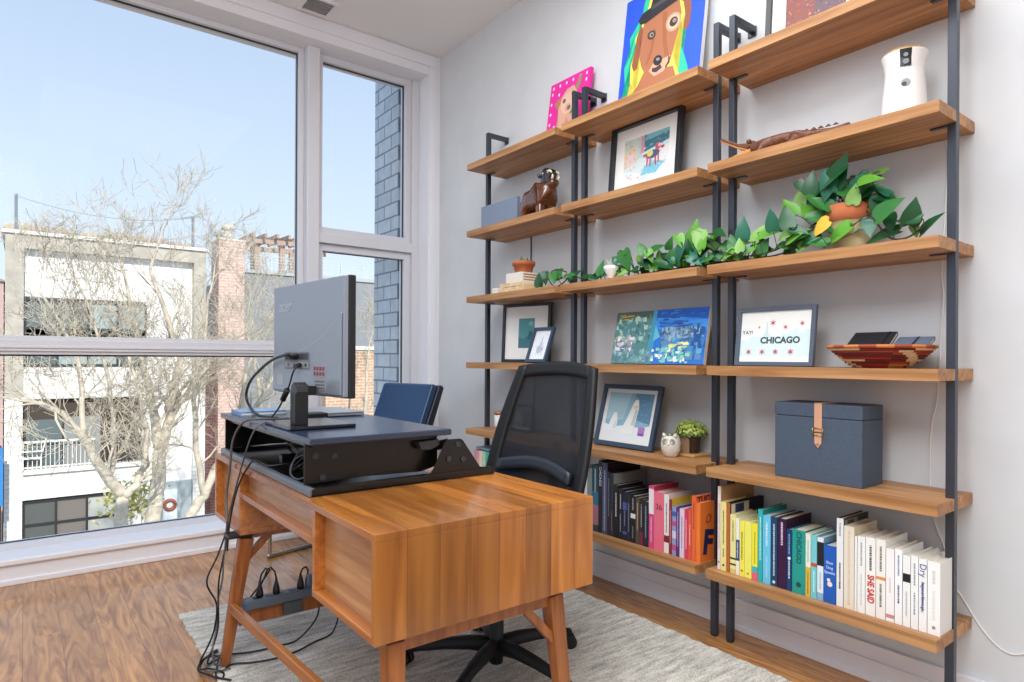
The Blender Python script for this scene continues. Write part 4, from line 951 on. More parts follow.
# middle bookcase
T2 = [
 (2.2440, 2.2925, .300, 'e3e6ea', '9aa39c', .16, 'wide white binder standing first in the middle bookcase, half behind the chair', None, dict()),
 (2.2095, 2.2425, .300, '7f8c86', '5e6a66', .17, 'grey-green folder beside the white binder', None, dict()),
 (2.1665, 2.2085, .318, '1b3f4e', '14303c', .17, 'dark teal book with pink and blue streaks low on its spine', None, dict(bands=[(.1, .4, 'a06a7c'), (.4, .6, '2a6f8f')], marks=[(.6, .95, 'a8c8d4')])),
 (2.1425, 2.1655, .345, '17161c', '17161c', .2, 'tall black book titled CHICAGO in white letters', 'CHICAGO', dict(tcol='e9e9e9', tsize=.02, tz=.78)),
 (2.1085, 2.1415, .338, '4b4f6b', '2e1a2c', .235, 'tall slate-purple book with dark plum cover, behind the shorter black books', None, dict(marks=[(.05, .9, 'a5abc0')])),
 (2.0895, 2.1075, .299, '202530', '202530', .17, 'dark blue-black book right of the slate-purple one', None, dict(marks=[(.3, .9, '7d8698')])),
 (2.0685, 2.0885, .292, '2a2b31', '8f8d90', .235, 'black book with a plain grey cover showing above its neighbours', None, dict(marks=[(.1, .4, '9a6a78')])),
 (2.0365, 2.0675, .245, '121317', '121317', .17, 'black book with bold white lettering, third of the shorter black ones', None, dict(marks=[(.4, .85, 'd4d4d4')])),
 (2.0115, 2.0355, .231, '1a1c22', '1a1c22', .16, 'black book with thin white lettering left of a violet-streaked one', None, dict(marks=[(.15, .5, '9fa3ab'), (.6, .9, 'c4c6cc')])),
 (1.9845, 2.0105, .223, '1b1d33', '16182a', .16, 'black book with violet-blue streaks on its spine', None, dict(bands=[(.12, .18, '4f58a5'), (.62, .78, '4f58a5')], marks=[(.3, .6, '8d95c8')])),
 (1.9635, 1.9835, .217, '20242e', '20242e', .15, 'charcoal book just left of the one with a white square', None, dict(marks=[(.2, .8, '8b93a0')])),
 (1.9335, 1.9625, .212, '0f1013', '0f1013', .16, 'black book with a white square on its spine', None, dict(bands=[(.52, .62, 'e8e8e8')], marks=[(.1, .35, '8a8a8a'), (.7, .95, 'b0b0b0')])),
 (1.9095, 1.9325, .208, '54483d', '54483d', .15, 'brown book with tan lettering among the black ones', None, dict(marks=[(.3, .9, 'c2ab85')])),
 (1.8885, 1.9085, .203, '2b2226', '2b2226', .15, 'dark book with crimson print at the foot of its spine', None, dict(bands=[(.0, .3, '7a2742')], marks=[(.4, .9, 'b9b3b3')])),
 (1.8580, 1.8880, .201, '1d262b', '1d262b', .15, 'dark green-black book, last before the pink books', None, dict(marks=[(.2, .9, '8a9aa0')])),
 (1.8280, 1.8560, .275, 'd94a86', 'b12c4c', .17, 'tall pink and white book, first of the pink books', None, dict(bands=[(.55, .95, 'f0e3e6')], marks=[(.1, .5, 'f3b9cf')])),
 (1.7725, 1.8275, .254, 'ea6f86', 'ea6f86', .165, 'wide rose pink book with the number 36', '36', dict(tcol='6a1f38', tsize=.036, up=True, tz=.74)),
 (1.7455, 1.7715, .251, 'ece6e4', 'd9cfca', .165, 'white book with a maroon block low on its spine, right of the rose one', None, dict(bands=[(.18, .3, '7c2434')], marks=[(.35, .85, '7a4a55')])),
 (1.7295, 1.7445, .234, '8c2c3c', 'd9b43c', .14, 'maroon book with a mustard yellow cover', None, dict(marks=[(.2, .8, 'd8a0a8')])),
 (1.7075, 1.7285, .207, '8f9cc8', '8f9cc8', .15, 'blue and pink patterned book beside the maroon one', None, dict(bands=[(.1, .22, 'c8508a'), (.35, .5, 'd8d0e4'), (.6, .7, 'c8508a'), (.8, .9, '3f64a8')])),
 (1.6905, 1.7065, .209, '5a2f74', '5a2f74', .15, 'purple paperback among the pink books', None, dict(marks=[(.2, .9, 'd0b8de')])),
 (1.6655, 1.6895, .205, 'e2cfe4', 'e2cfe4', .15, 'pale lavender book between the purple and the red ones', None, dict(marks=[(.2, .85, 'a060a0')])),
 (1.6475, 1.6645, .207, 'd8455c', 'd8455c', .15, 'thin crimson book right of the lavender one', None, dict(marks=[(.2, .8, 'f4c4c8')])),
 (1.6295, 1.6465, .208, 'e2594a', 'e2594a', .15, 'coral red book left of the orange ones', None, dict(marks=[(.3, .7, 'f6cfc0')])),
 (1.6072, 1.6285, .269, 'ea6a3a', 'ea6a3a', .17, 'tall orange book, second from the end of the middle bookcase', None, dict(marks=[(.5, .9, '7c2f1c')], front=tuc)),
]
for r_ in T2:
    y0, y1, h, s, sd, dp, lb, ti, kw = r_
    book(y0, y1, h, s, sd, dp, lb, BG, title=ti, **kw)
def fcover(o, t, h, d):
    NAVY = mat('print 1f2350', '1f2350', .6)
    text_obj('cover_letter', 'F', .135, NAVY, o, FRONT((.052, -t / 2 - .0006, h * .30)) @ Matrix.Rotation(R(-8), 4, 'Z'), bold=.006)
    b = MB()
    for k in range(7):
        a = k * .9; b.tube([(.055 + .014 * math.cos(a), -t / 2 - .0005, h * .72 + .016 * math.sin(a)), (.055 + .017 * math.cos(a + 1), -t / 2 - .0005, h * .72 + .02 * math.sin(a + 1.3))], .0022, mat('print 8a3a1e', '8a3a1e', .6), 5)
    b.build('cover_drawing', o)
book(1.5860, 1.6065, .245, 'ef7d33', 'ef7d33', .096, 'orange book with a big navy letter F on its cover, ending the row', BG, front=fcover)
# behind the desk, far bookcase
T1 = [
 (3.201, 3.228, .272, 'd98a9c', 'pink book on the far bookcase beyond the riser, leftmost of its row'), (3.176, 3.2, .270, 'e3a3a6', 'salmon pink book on the far bookcase, second of its row'),
 (3.140, 3.175, .272, 'e9d9c0', 'cream book on the far bookcase between pink and green ones'), (3.108, 3.139, .272, 'b8cfae', 'pale sage book on the far bookcase'),
 (3.074, 3.107, .275, '2cb39a', 'jade green book on the far bookcase'), (3.042, 3.073, .275, '54c6d8', 'aqua book on the far bookcase right of the jade one'), (3.005, 3.041, .278, '3f86c4', 'mid-blue book on the far bookcase half hidden by the chair'), (2.965, 3.004, .27, '2b5a94', 'darker blue book on the far bookcase behind the chair back')]
for y0, y1, h, s, lb in T1: book(y0, y1, h, s, None, .16, lb, BG, marks=[(.3, .8, 'e8e4e0')])
fb = MB(); fb.box(2.20, 2.36, 2.97, 3.225, SZ[5] + .2792, SZ[5] + .291, mat('blue grey folder', '7d90ab', .5)); o = fb.build('folder'); tag(o, 'blue-grey folder lying flat on top of the far row of books', 'folder')

# ================================================================== frames and paintings
def leaned(x, y, z, lean, yaw=0.0, depth=.02):
    return (x, y, z + depth * math.sin(lean) + .0006), (-lean, 0, -PI / 2 + yaw)
def picture_frame(name, label, cat, x, yc, z, w_, h_, lean, fm, fwid=.018, depth=.02, yaw=0.0, matw=None, group=None):
    loc, rot = leaned(x, yc, z, lean, yaw, depth)
    t = thing(name, label, cat, loc, rot, group)
    b = MB()
    b.box(-w_/2, -w_/2 + fwid, 0, depth, 0, h_, fm); b.box(w_/2 - fwid, w_/2, 0, depth, 0, h_, fm)
    b.box(-w_/2 + fwid, w_/2 - fwid, 0, depth, 0, fwid, fm); b.box(-w_/2 + fwid, w_/2 - fwid, 0, depth, h_ - fwid, h_, fm)
    b.build('frame', t, bevel=.0012)
    b = MB(); b.box(-w_/2 + fwid, w_/2 - fwid, depth - .006, depth - .001, fwid, h_ - fwid, mat('backing board', '6b5a45', .9)); b.build('backing', t)
    if matw:
        b = MB(); b.box(-w_/2 + fwid, w_/2 - fwid, depth - .009, depth - .006, fwid, h_ - fwid, PAPER); b.build('mount', t)
    return t, depth - .0095
def art(name, parent, x0, z0, w_, h_, y, layers, flat=.0004):
    """layers of flat colour printed on the sheet; outlines in fractions of the sheet (u right, v up)"""
    b = MB()
    for i, (col, pts) in enumerate(layers):
        m = mat('print ' + col, col, .55)
        yy = y - min(.0001, .0022 / len(layers)) * (i + 1)
        if pts == 'all': pts = [(0, 0), (1, 0), (1, 1), (0, 1)]
        f = b.face([(x0 + w_ * u, yy, z0 + h_ * v) for u, v in pts], m)
    bmesh.ops.triangulate(b.bm, faces=[f for f in b.bm.faces if len(f.verts) > 4])
    for f in b.bm.faces:
        f.normal_update()
        if f.normal.y > 0: f.normal_flip()
    return b.build(name, parent, fix=False)
def blob(cu, cv, ru, rv, n=18, rot=0.0, ph=0.0, wob_=0.0):
    out = []
    for i in range(n):
        a = 2 * PI * i / n; r = 1 + wob_ * math.sin(3 * a + ph)
        x, y = ru * r * math.cos(a), rv * r * math.sin(a)
        out.append((cu + x * math.cos(rot) - y * math.sin(rot), cv + x * math.sin(rot) + y * math.cos(rot)))
    return out
def star(cu, cv, r, asp, inner=.30, n=6):
    p = lambda k, rr: (cu + rr * math.sin(PI * k / n), cv + rr * math.cos(PI * k / n) * asp)
    return [[(cu, cv), p(2 * k - 1, r * inner), p(2 * k, r), p(2 * k + 1, r * inner)] for k in range(n)]
BLKF = mat('black picture frame', '1f2328', .35)
NAVF = mat('dark blue grey frame', '33455a', .4)
GRYF = mat('slate frame', '566070', .35)
# Chicago print
t, yy = picture_frame('picture_frame', 'slate framed print reading YAY! CHICAGO with red stars', 'picture', 2.26, 1.322, SZ[3], .320, .230, R(7), GRYF, .0155, .018)
PW_, PH_ = .289, .199
L = [('f1f3ee', 'all')]
for u0, u1, v1 in ((0, .12, .44), (.12, .33, .50), (.33, .44, .56), (.44, .6, .50), (.6, .7, .55), (.7, .76, .60), (.76, .83, .64), (.83, .9, .56), (.9, 1, .62)): L.append(('d6e9e9', [(u0, .11), (u1, .11), (u1, v1), (u0, v1)]))
L.append(('cfe4e6', [(.355, .5), (.415, .5), (.39, .80), (.382, .80)]))
for cu, cv, r in ((.27, .685, .026), (.465, .765, .052), (.645, .675, .042), (.87, .735, .042), (.135, .20, .052), (.335, .20, .052), (.525, .20, .052), (.735, .20, .052)): L += [('c2506b', q) for q in star(cu, cv, r, PW_ / PH_)]
art('print', t, -PW_ / 2, .0155, PW_, PH_, yy + .0028, L)
text_obj('lettering', 'CHICAGO', .034, mat('print 2f4a50', '2f4a50', .6), t, FRONT((.022, yy + .0020, .0155 + PH_ * .42)), bold=.0012, sx=1.02)
text_obj('lettering', 'YAY!', .021, mat('print 3a4a52', '3a4a52', .6), t, FRONT((-PW_ / 2 + .03, yy + .0020, .0155 + PH_ * .585)), bold=.0002)
# street scene canvas
loc, rot = leaned(2.255, 1.888, SZ[3], R(11), 0, .02)
t = thing('canvas_painting', 'unframed painting of houses under a vivid blue sky, leaning on the middle bookcase', 'painting', loc, rot)
CW, CHh = .527, .25
b = MB(); b.box(-CW/2, CW/2, 0, .02, 0, CHh, mat('canvas edge', 'cfc3b6', .9)); b.build('canvas', t)
rr = random.Random(12)
L = [('2470c8', 'all'), ('1450a8', [(.46, .86), (1, .80), (1, 1), (.46, 1)]), ('3a8ad8', [(.47, .62), (.7, .70), (1, .60), (1, .78), (.7, .86), (.47, .80)]),
     ('4f7f80', [(0, 0), (.43, 0), (.43, 1), (0, 1)]), ('46584a', [(0, .80), (.43, .86), (.43, 1), (0, 1)]), ('3f90b0', [(.40, 0), (.47, 0), (.47, 1), (.43, 1)]), ('5fb4cc', [(.46, .42), (.53, .50), (.47, .72)])]
def dab(cols, n, u0, u1, v0, v1, w0, w1, h0, h1):
    for _ in range(n):
        u, v = rr.uniform(u0, u1), rr.uniform(v0, v1); a, c = rr.uniform(w0, w1), rr.uniform(h0, h1)
        q = [(u, v), (u + a, v + rr.uniform(-.01, .02)), (u + a + rr.uniform(-.006, .006), v + c), (u + rr.uniform(-.006, .006), v + c + rr.uniform(-.02, .02))]
        L.append((rr.choice(cols), [(min(max(x, 0), 1), min(max(y, 0), 1)) for x, y in q]))
dab(['5f8f8e', '86b0a4', '3f6a70', 'a8c4b0', '6fa0a8', '54786c'], 90, 0, .40, .35, .82, .01, .04, .03, .12)
dab(['d9d2d0', 'c4bcc4', 'e8e2e0', '9a94a0'], 30, .01, .22, .18, .48, .015, .05, .03, .10)
dab(['6a8a9c', '4f7490', '86a4b0', '9ab8b4', '5c9a90'], 70, 0, .44, 0, .22, .01, .05, .03, .1)
dab(['c9a84a', '6a5a2c'], 10, .03, .16, .84, .93, .03, .08, .01, .03)
L += [('5a86b0', [(.52, .08), (.97, .08), (.97, .50), (.86, .46), (.56, .50)]), ('7a9cba', [(.56, .46), (.92, .46), (.92, .66), (.58, .68)])]
dab(['48688a', '6f92b2', '3c5878', '8fb0c4', '5a7c9c'], 80, .53, .92, .38, .64, .01, .035, .03, .10)
dab(['2f6eb0', '3f88c4', '60a4cc', '2a5a98'], 50, .52, .96, .06, .42, .01, .05, .03, .12)
dab(['d8de86', 'c4d884', 'e6eaa8', 'a4cc90'], 16, .58, .80, .24, .36, .02, .06, .02, .05)
dab(['e4ecdc', 'd0e4d8', '8fcab4', '5cb49c', '74c4c0'], 46, .46, .84, .01, .24, .012, .045, .03, .09)
dab(['1f4f90', '3a7ac0'], 18, .86, .96, .2, .62, .01, .04, .06, .14)
dab(['1c5cb4', '2f7ccc', '4a94dc', '174a98'], 50, .48, .92, .66, .95, .04, .1, .008, .03)
art('painted_scene', t, -CW / 2, 0, CW, CHh, 0, L)
# black frame with teal print, small grey frame in front
t, yy = picture_frame('picture_frame', 'large black frame with a teal print in a wide white mount, on the far bookcase', 'picture', 2.326, 2.912, SZ[3], .350, .350, R(3), BLKF, .019, .02, R(14.6), True)
art('print', t, -.058, .086, .116, .175, yy, [('4f8f95', 'all'), ('3c7580', [(0, 0), (1, 0), (1, .3), (.6, .42), (.3, .3), (0, .38)]), ('76aeb0', [(.6, .8), (.85, .72), (.95, .86), (.7, .92)]), ('2f5f70', [(.55, .3), (.9, .25), (.9, .52), (.7, .6)])])
t, yy = picture_frame('picture_frame', 'small slate-blue frame with a pencil sketch, tilted back in front of the larger frame', 'picture', 2.205, 2.675, SZ[3], .168, .205, R(20), NAVF, .017, .018, 0)
L = [('eceff3', 'all')]
for k in range(9):
    u = .3 + .05 * k; L.append(('aab4c6', [(u, .15 + .03 * (k % 3)), (u + .012, .15), (u + .03 - .02 * (k % 2), .5 + .04 * (k % 4)), (u + .02, .5 + .04 * (k % 4))]))
L.append(('a3adc2', [(.5, .45), (.56, .45), (.55, .8), (.52, .8)])); L.append(('b7c0d0', blob(.5, .35, .2, .12, 14, 0, 1, .2)))
art('print', t, -.067, .017, .134, .171, yy + .0028, L)
b = MB(); b.prism([(0, .0), (.05, -.0), (.004, .12)], 'x', -.02, .02, NAVF, Matrix.Translation((0, .019, .012))); 
bm_ = b; bm_.build('easel_back', t)
# framed dog-by-the-pool print on the middle bookcase
t, yy = picture_frame('picture_frame', 'black framed pastel print of a pink dog, under the dog painting', 'picture', 2.315, 2.026, SZ[1], .428, .380, R(5), BLKF, .02, .032, 0, True)
AW, AH = .275, .222
L = [('d5e2e4', 'all'), ('e6cfae', [(0, .35), (.3, .45), (.3, 1), (0, 1)]), ('c9d9c9', [(0, .75), (.28, .8), (.28, 1), (0, 1)]), ('b9d4da', [(.3, .5), (.42, .55), (.42, 1), (.3, 1)]), ('d79aa0', [(.38, .6), (.5, .65), (.5, 1), (.38, 1)]), ('4a7f92', [(.46, .62), (1, .75), (1, 1), (.46, 1)]), ('7fb9c4', [(.48, .86), (1, .92), (1, 1), (.48, 1)]), ('ecd0d2', [(.05, .4), (.25, .45), (.22, .68), (.08, .7)]), ('e8e6e6', [(.5, 0), (1, 0), (1, .65), (.8, .6), (.6, .3)]), ('7cc6da', [(.4, .12), (.75, .1), (.92, .3), (.7, .38), (.48, .3)]), ('e6e9ea', [(0, 0), (.4, 0), (.4, .2), (0, .3)])]
rr = random.Random(3)
for k in range(120):
    u, v = rr.uniform(0, .95), rr.uniform(.0, .95); a = rr.uniform(.01, .05); c = ['e2b8b0', 'c9dfe2', '9fcad4', 'e6d8b4', 'd8a8a4'] if u < .45 else (['3f6f84', '7fb4c0', '5a8ea0'] if v > .62 else ['eceaea', 'cfe0e6', 'd4b8c0', '9fd0de'])
    L.append((rr.choice(c), [(u, v), (min(1, u + a), v + rr.uniform(0, .02)), (min(1, u + a), min(1, v + rr.uniform(.015, .06))), (u, min(1, v + rr.uniform(.015, .05)))]))
PK, DKB = 'c95f73', '4d5f86'
L += [(DKB, blob(.66, .52, .15, .09, 16, .1)), ('d9d67a', blob(.6, .55, .07, .07)), (PK, blob(.77, .66, .06, .08)), ('e9c4c0', blob(.80, .68, .025, .04)), ('b04b60', blob(.87, .62, .045, .03)), (PK, [(.53, .5), (.57, .5), (.56, .28), (.53, .28)]), (PK, [(.6, .46), (.63, .46), (.63, .26), (.6, .26)]), ('b04b60', [(.71, .46), (.74, .46), (.75, .26), (.72, .26)]), (PK, [(.77, .5), (.80, .5), (.81, .3), (.78, .3)]), ('a85062', [(.46, .5), (.54, .52), (.54, .56), (.45, .56)])]
art('print', t, -AW / 2, .078, AW, AH, yy, L)
# penguins
t, yy = picture_frame('picture_frame', 'slate-blue frame with white penguins on snowy blue, tilted beside the owl planter', 'picture', 2.272, 2.1005, SZ[4], .372, .308, R(15.2), NAVF, .022, .02, 0, True)
AW, AH = .282, .225
L = [('8fb9cc', 'all'), ('5f8fae', [(.55, .45), (1, .35), (1, 1), (.6, 1)]), ('a9cbd6', [(0, .4), (.4, .4), (.5, 1), (0, 1)]), ('e9f0f2', [(0, 0), (1, 0), (1, .32), (.8, .26), (.5, .3), (.2, .24), (0, .3)])]
rr = random.Random(5)
for k in range(150):
    u, v = rr.random() * .98, .3 + rr.random() * .68; s = rr.uniform(.004, .011); L.append(('e4eef2', [(u, v), (u + s, v + s * .4), (u + s, v + s * 1.4), (u, v + s)]))
L += [('f2f3f1', [(.42, .1), (.66, .1), (.70, .4), (.72, .7), (.69, .86), (.62, .88), (.58, .72), (.5, .45), (.44, .3)]), ('c9cfd0', [(.6, .3), (.68, .3), (.7, .62), (.66, .68)]), ('e6d49a', [(.60, .66), (.70, .68), (.70, .74), (.61, .72)]), ('9aa4a8', [(.58, .86), (.69, .86), (.66, .92), (.6, .92)]), ('eff2f2', [(.08, .14), (.28, .16), (.29, .4), (.24, .56), (.18, .55), (.12, .36)]), ('d5dde0', [(.2, .2), (.27, .2), (.26, .44)]), ('b47cc0', [(.78, .1), (.92, .1), (.92, .28), (.78, .28)]), ('7d4f92', [(.8, .1), (.9, .1), (.9, .15), (.8, .15)])]
art('print', t, -AW / 2, .043, AW, AH, yy, L)
b = MB(); b.prism([(0, 0), (.075, 0), (.004, .2)], 'x', -.03, .03, NAVF, Matrix.Translation((0, .021, .02))); b.build('easel_back', t)
# dim photograph seen through the chair mesh
t, yy = picture_frame('picture_frame', 'small dark framed photograph on the far bookcase, visible through the chair mesh', 'picture', 2.30, 2.92, SZ[4], .20, .16, R(8), BLKF, .012, .015)
art('print', t, -.088, .012, .176, .136, yy + .0028, [('8a8a8c', 'all'), ('b5b3b0', [(.1, .3), (.45, .3), (.4, .8), (.15, .8)]), ('56565a', [(.5, 0), (.9, .1), (.85, .7), (.6, .6)]), ('c9c6c2', [(0, 0), (1, 0), (1, .12), (0, .1)])])
# pink puppy canvas
loc, rot = leaned(2.352, 2.612, SZ[0], R(8), 0, .022)
t = thing('canvas_painting', 'small hot-pink painting of a tan puppy with white dots, top of the far bookcase', 'painting', loc, rot)
CW, CHh = .322, .385
PINK = mat('hot pink canvas', 'e0259a', .6)
b = MB(); b.box(-CW/2, CW/2, 0, .022, 0, CHh, PINK); b.build('canvas', t)
L = [('e5279c', 'all')]
for k in range(6):
    L.append(('f3e9ee', blob(.08 + k * .168, .93, .02, .026, 10)))
    L.append(('f3e9ee', blob(.07, .06 + k * .155, .02, .026, 10))); L.append(('f3e9ee', blob(.92, .06 + k * .155, .02, .026, 10)))
for u, v in ((.25, .79), (.3, .05), (.75, .62), (.2, .3)): L.append(('f3e9ee', blob(u, v, .02, .026, 10)))
L += [('d8a58c', [(.24, 0), (.8, 0), (.82, .25), (.74, .45), (.72, .62), (.62, .74), (.45, .72), (.33, .62), (.27, .45), (.3, .25)]), ('b5785c', [(.16, .55), (.24, .62), (.33, .62), (.31, .52), (.24, .46)]), ('a9806c', [(.66, .70), (.74, .84), (.82, .86), (.80, .72), (.74, .62)]), ('e2b9a2', blob(.5, .5, .17, .16)), ('6a5a50', blob(.41, .55, .04, .035)), ('6a5a50', blob(.62, .62, .04, .035)), ('d59a8e', blob(.52, .43, .07, .06)), ('6f5f52', blob(.55, .42, .045, .035)), ('c78f7c', [(.45, .15), (.52, .3), (.6, .15), (.52, .2)]), ('5f8a4a', [(.58, .33), (.64, .38), (.66, .34), (.6, .3)])]
L = L[:23] + [(c, [(u, min(1, v + .10) if v > .01 else v) for u, v in p]) for c, p in L[23:]]
art('painted_puppy', t, -CW / 2, 0, CW, CHh, 0, L)
# dog in a bowler hat
loc, rot = leaned(2.338, 1.962, SZ[0], R(7.5), 0, .022)
t = thing('canvas_painting', 'big blue painting of a brown dog in a black hat, on the middle bookcase top', 'painting', loc, rot)
CW, CHh = .485, .62
b = MB(); b.box(-CW/2, CW/2, 0, .022, 0, CHh, mat('white canvas edge', 'e9eaec', .7)); b.build('canvas', t)
def D_(pts):  # sheet fractions picked so that the sheet foot is v=0
    return pts
G, Y, BR, B2, HAT = '27c79a', 'f4e25c', 'b0704e', '94563a', '25252a'
L = [('1f55d6', 'all'),
 (G, [(.08, 0), (.2, .14), (.28, .24), (.16, .28), (.13, .42), (.20, .52), (.17, .66), (.25, .74), (.31, .8), (.33, .9), (.36, 1), (.93, 1), (.92, .78), (.91, .66), (.87, .55), (.80, .5), (.82, .44), (.88, .34), (.94, .22), (.97, .12), (1, .06), (1, 0)]),
 (Y, [(.16, 0), (.25, .12), (.33, .22), (.23, .27), (.22, .42), (.27, .52), (.25, .64), (.30, .70), (.37, .77), (.40, .9), (.42, 1), (.88, 1), (.87, .80), (.86, .66), (.82, .575), (.74, .56), (.70, .50), (.73, .42), (.78, .30), (.84, .2), (.90, .1), (.93, 0)]),
 (BR, [(.19, 0), (.28, .10), (.36, .18), (.40, .27), (.72, .27), (.76, .18), (.84, .08), (.87, 0)]),
 (BR, [(.33, .62), (.30, .50), (.32, .40), (.36, .30), (.42, .23), (.50, .20), (.60, .23), (.68, .30), (.71, .42), (.74, .55), (.76, .68), (.72, .80), (.6, .84), (.45, .80), (.37, .74)]),
 (B2, [(.31, .66), (.27, .56), (.26, .44), (.24, .33), (.27, .28), (.31, .30), (.32, .40), (.315, .50), (.34, .62)]),
 (B2, [(.72, .80), (.77, .76), (.80, .66), (.79, .56), (.82, .53), (.855, .58), (.86, .70), (.84, .80), (.78, .86)]),
 ('a0623f', [(.55, .72), (.6, .72), (.62, .5), (.66, .36), (.62, .34), (.575, .5)]), ('a0623f', [(.46, .60), (.49, .6), (.47, .4), (.42, .3), (.41, .33), (.45, .45)]),
 ('c79a7c', blob(.68, .62, .085, .075, 18, .35)), ('d9b89c', blob(.68, .62, .066, .06, 18, .35)), ('3b2a22', blob(.682, .622, .045, .038, 16, .35)), ('9a8a78', blob(.69, .63, .022, .018)),
 ('4a3a30', blob(.445, .555, .048, .038)), ('a89a8c', blob(.447, .556, .024, .02)), ('2a2220', blob(.45, .555, .012, .012)),
 ('d2a98c', [(.45, .26), (.52, .21), (.62, .24), (.68, .31), (.68, .36), (.6, .34), (.5, .32)]), ('2c2526', blob(.545, .335, .05, .042)), ('8f8f97', blob(.545, .345, .02, .012)), ('4a3036', [(.49, .25), (.54, .24), (.6, .27), (.58, .30), (.53, .28), (.49, .28)]), ('4a3036', [(.66, .36), (.68, .34), (.675, .30), (.64, .26), (.635, .275), (.66, .31)]),
 ('8a4f34', [(.2, 0), (.3, .09), (.5, .13), (.7, .1), (.84, .0)]), (BR, [(.24, 0), (.32, .07), (.5, .105), (.68, .08), (.8, 0)]),
 (HAT, [(.27, .70), (.30, .665), (.36, .665), (.55, .735), (.75, .80), (.84, .845), (.85, .88), (.80, .90), (.70, .885), (.45, .80), (.32, .755)]),
 (HAT, [(.40, .76), (.43, .88), (.49, .97), (.6, .985), (.71, .96), (.76, .88), (.77, .85)]), ('4a4a50', [(.42, .765), (.425, .80), (.76, .885), (.77, .86)]), ('55555c', [(.47, .9), (.49, .95), (.56, .965), (.53, .92)])]
def tilt(c, p):
    out_ = []
    for u, v in p:
        u -= .085
        if c not in (G, Y): v = v + .045 - .2 * (u - .36) if v > .02 else v; u = .38 + (u - .36) * 1.13
        out_.append((min(max(u, 0), 1), min(max(v, 0), 1)))
    return c, out_
L = L[:1] + [tilt(c, p) for c, p in L[1:]]
art('painted_dog', t, -CW / 2, 0, CW, CHh, 0, L)
# big black frame on the near bookcase, cropped by the top of the view
t, yy = picture_frame('picture_frame', 'big black frame with a red rock photo, on top of the near bookcase', 'picture', 2.36, 1.235, SZ[0], .37, .46, R(4), BLKF, .022, .022, 0, True)
rr = random.Random(9); L = [('8a5048', 'all'), ('6a5560', [(.45, 0), (1, 0), (1, 1), (.6, 1)])]
for k in range(190):
    u, v = rr.random() * .96, rr.random() * .97; s = rr.uniform(.015, .045); L.append((rr.choice(['b5604a', '7a3a34', 'c98a6c', '5f3a44', '8f6a78', 'a8523f', '9c7a80']), [(u, v), (min(1, u + s), v + s * rr.uniform(-.1, .3) if v > .02 else v), (min(1, u + s), min(1, v + s * .6)), (u + s * .3, min(1, v + s * .7))]))
L += [('e2d9cc', [(.42, .55), (.5, .6), (.56, 1), (.36, 1)]), ('c9b8a4', [(.44, .5), (.5, .5), (.48, .7)])]
art('print', t, -.105, .045, .235, .345, yy, L)
# ================================================================== small things on the shelves
LEAFG = [mat('pothos green', '2f7030', .4, spec=.5), mat('pothos bright green', '5c9a30', .4, spec=.5), mat('pothos deep green', '174f28', .35, spec=.5), mat('pothos pale green', '82ae58', .45), mat('pothos blue green', '226850', .35, spec=.5), mat('yellowed leaf', 'e0b23c', .45)]
STEM = mat('vine stem', '4d5a2c', .6); STEMB = mat('dark vine stem', '33301f', .6)
TERRA = mat('terracotta', 'b9683f', .8, noise=.12, nscale=18)
SOIL = mat('potting soil', '3a2a20', .95, noise=.4, nscale=60, bump=.6)
def leaf(mb, p, tip, nrm, L, W, m, fold=.25, curl=.25):
    """heart shaped leaf: p = stem end, tip = direction, nrm = side that is up"""
    p = Vector(p); t = Vector(tip).normalized(); n = Vector(nrm); n = (n - t * n.dot(t)).normalized(); s = t.cross(n)
    prof = [(-.06, .0), (-.10, .22), (-.02, .42), (.18, .5), (.42, .44), (.66, .28), (.86, .11), (1.0, .0)]
    k = mb.mi(m)
    def pt(a, w_):
        return p + t * (a * L) + s * (w_ * W) + n * (abs(w_) * W * fold - curl * L * a * a)
    mid = [mb.v(pt(max(a, 0) if i else 0, 0)) for i, (a, _) in enumerate(prof)]
    for sg in (-1, 1):
        edge = [mb.v(pt(a, sg * w_)) if 0 < i < len(prof) - 1 else mid[i] for i, (a, w_) in enumerate(prof)]
        for i in range(len(prof) - 1):
            vs_ = [mid[i], mid[i + 1], edge[i + 1], edge[i]]
            vs_ = [v for j, v in enumerate(vs_) if v not in vs_[:j]]
            if len(vs_) < 3: continue
            f = mb.bm.faces.new(vs_ if sg > 0 else vs_[::-1]); f.material_index = k; f.smooth = True
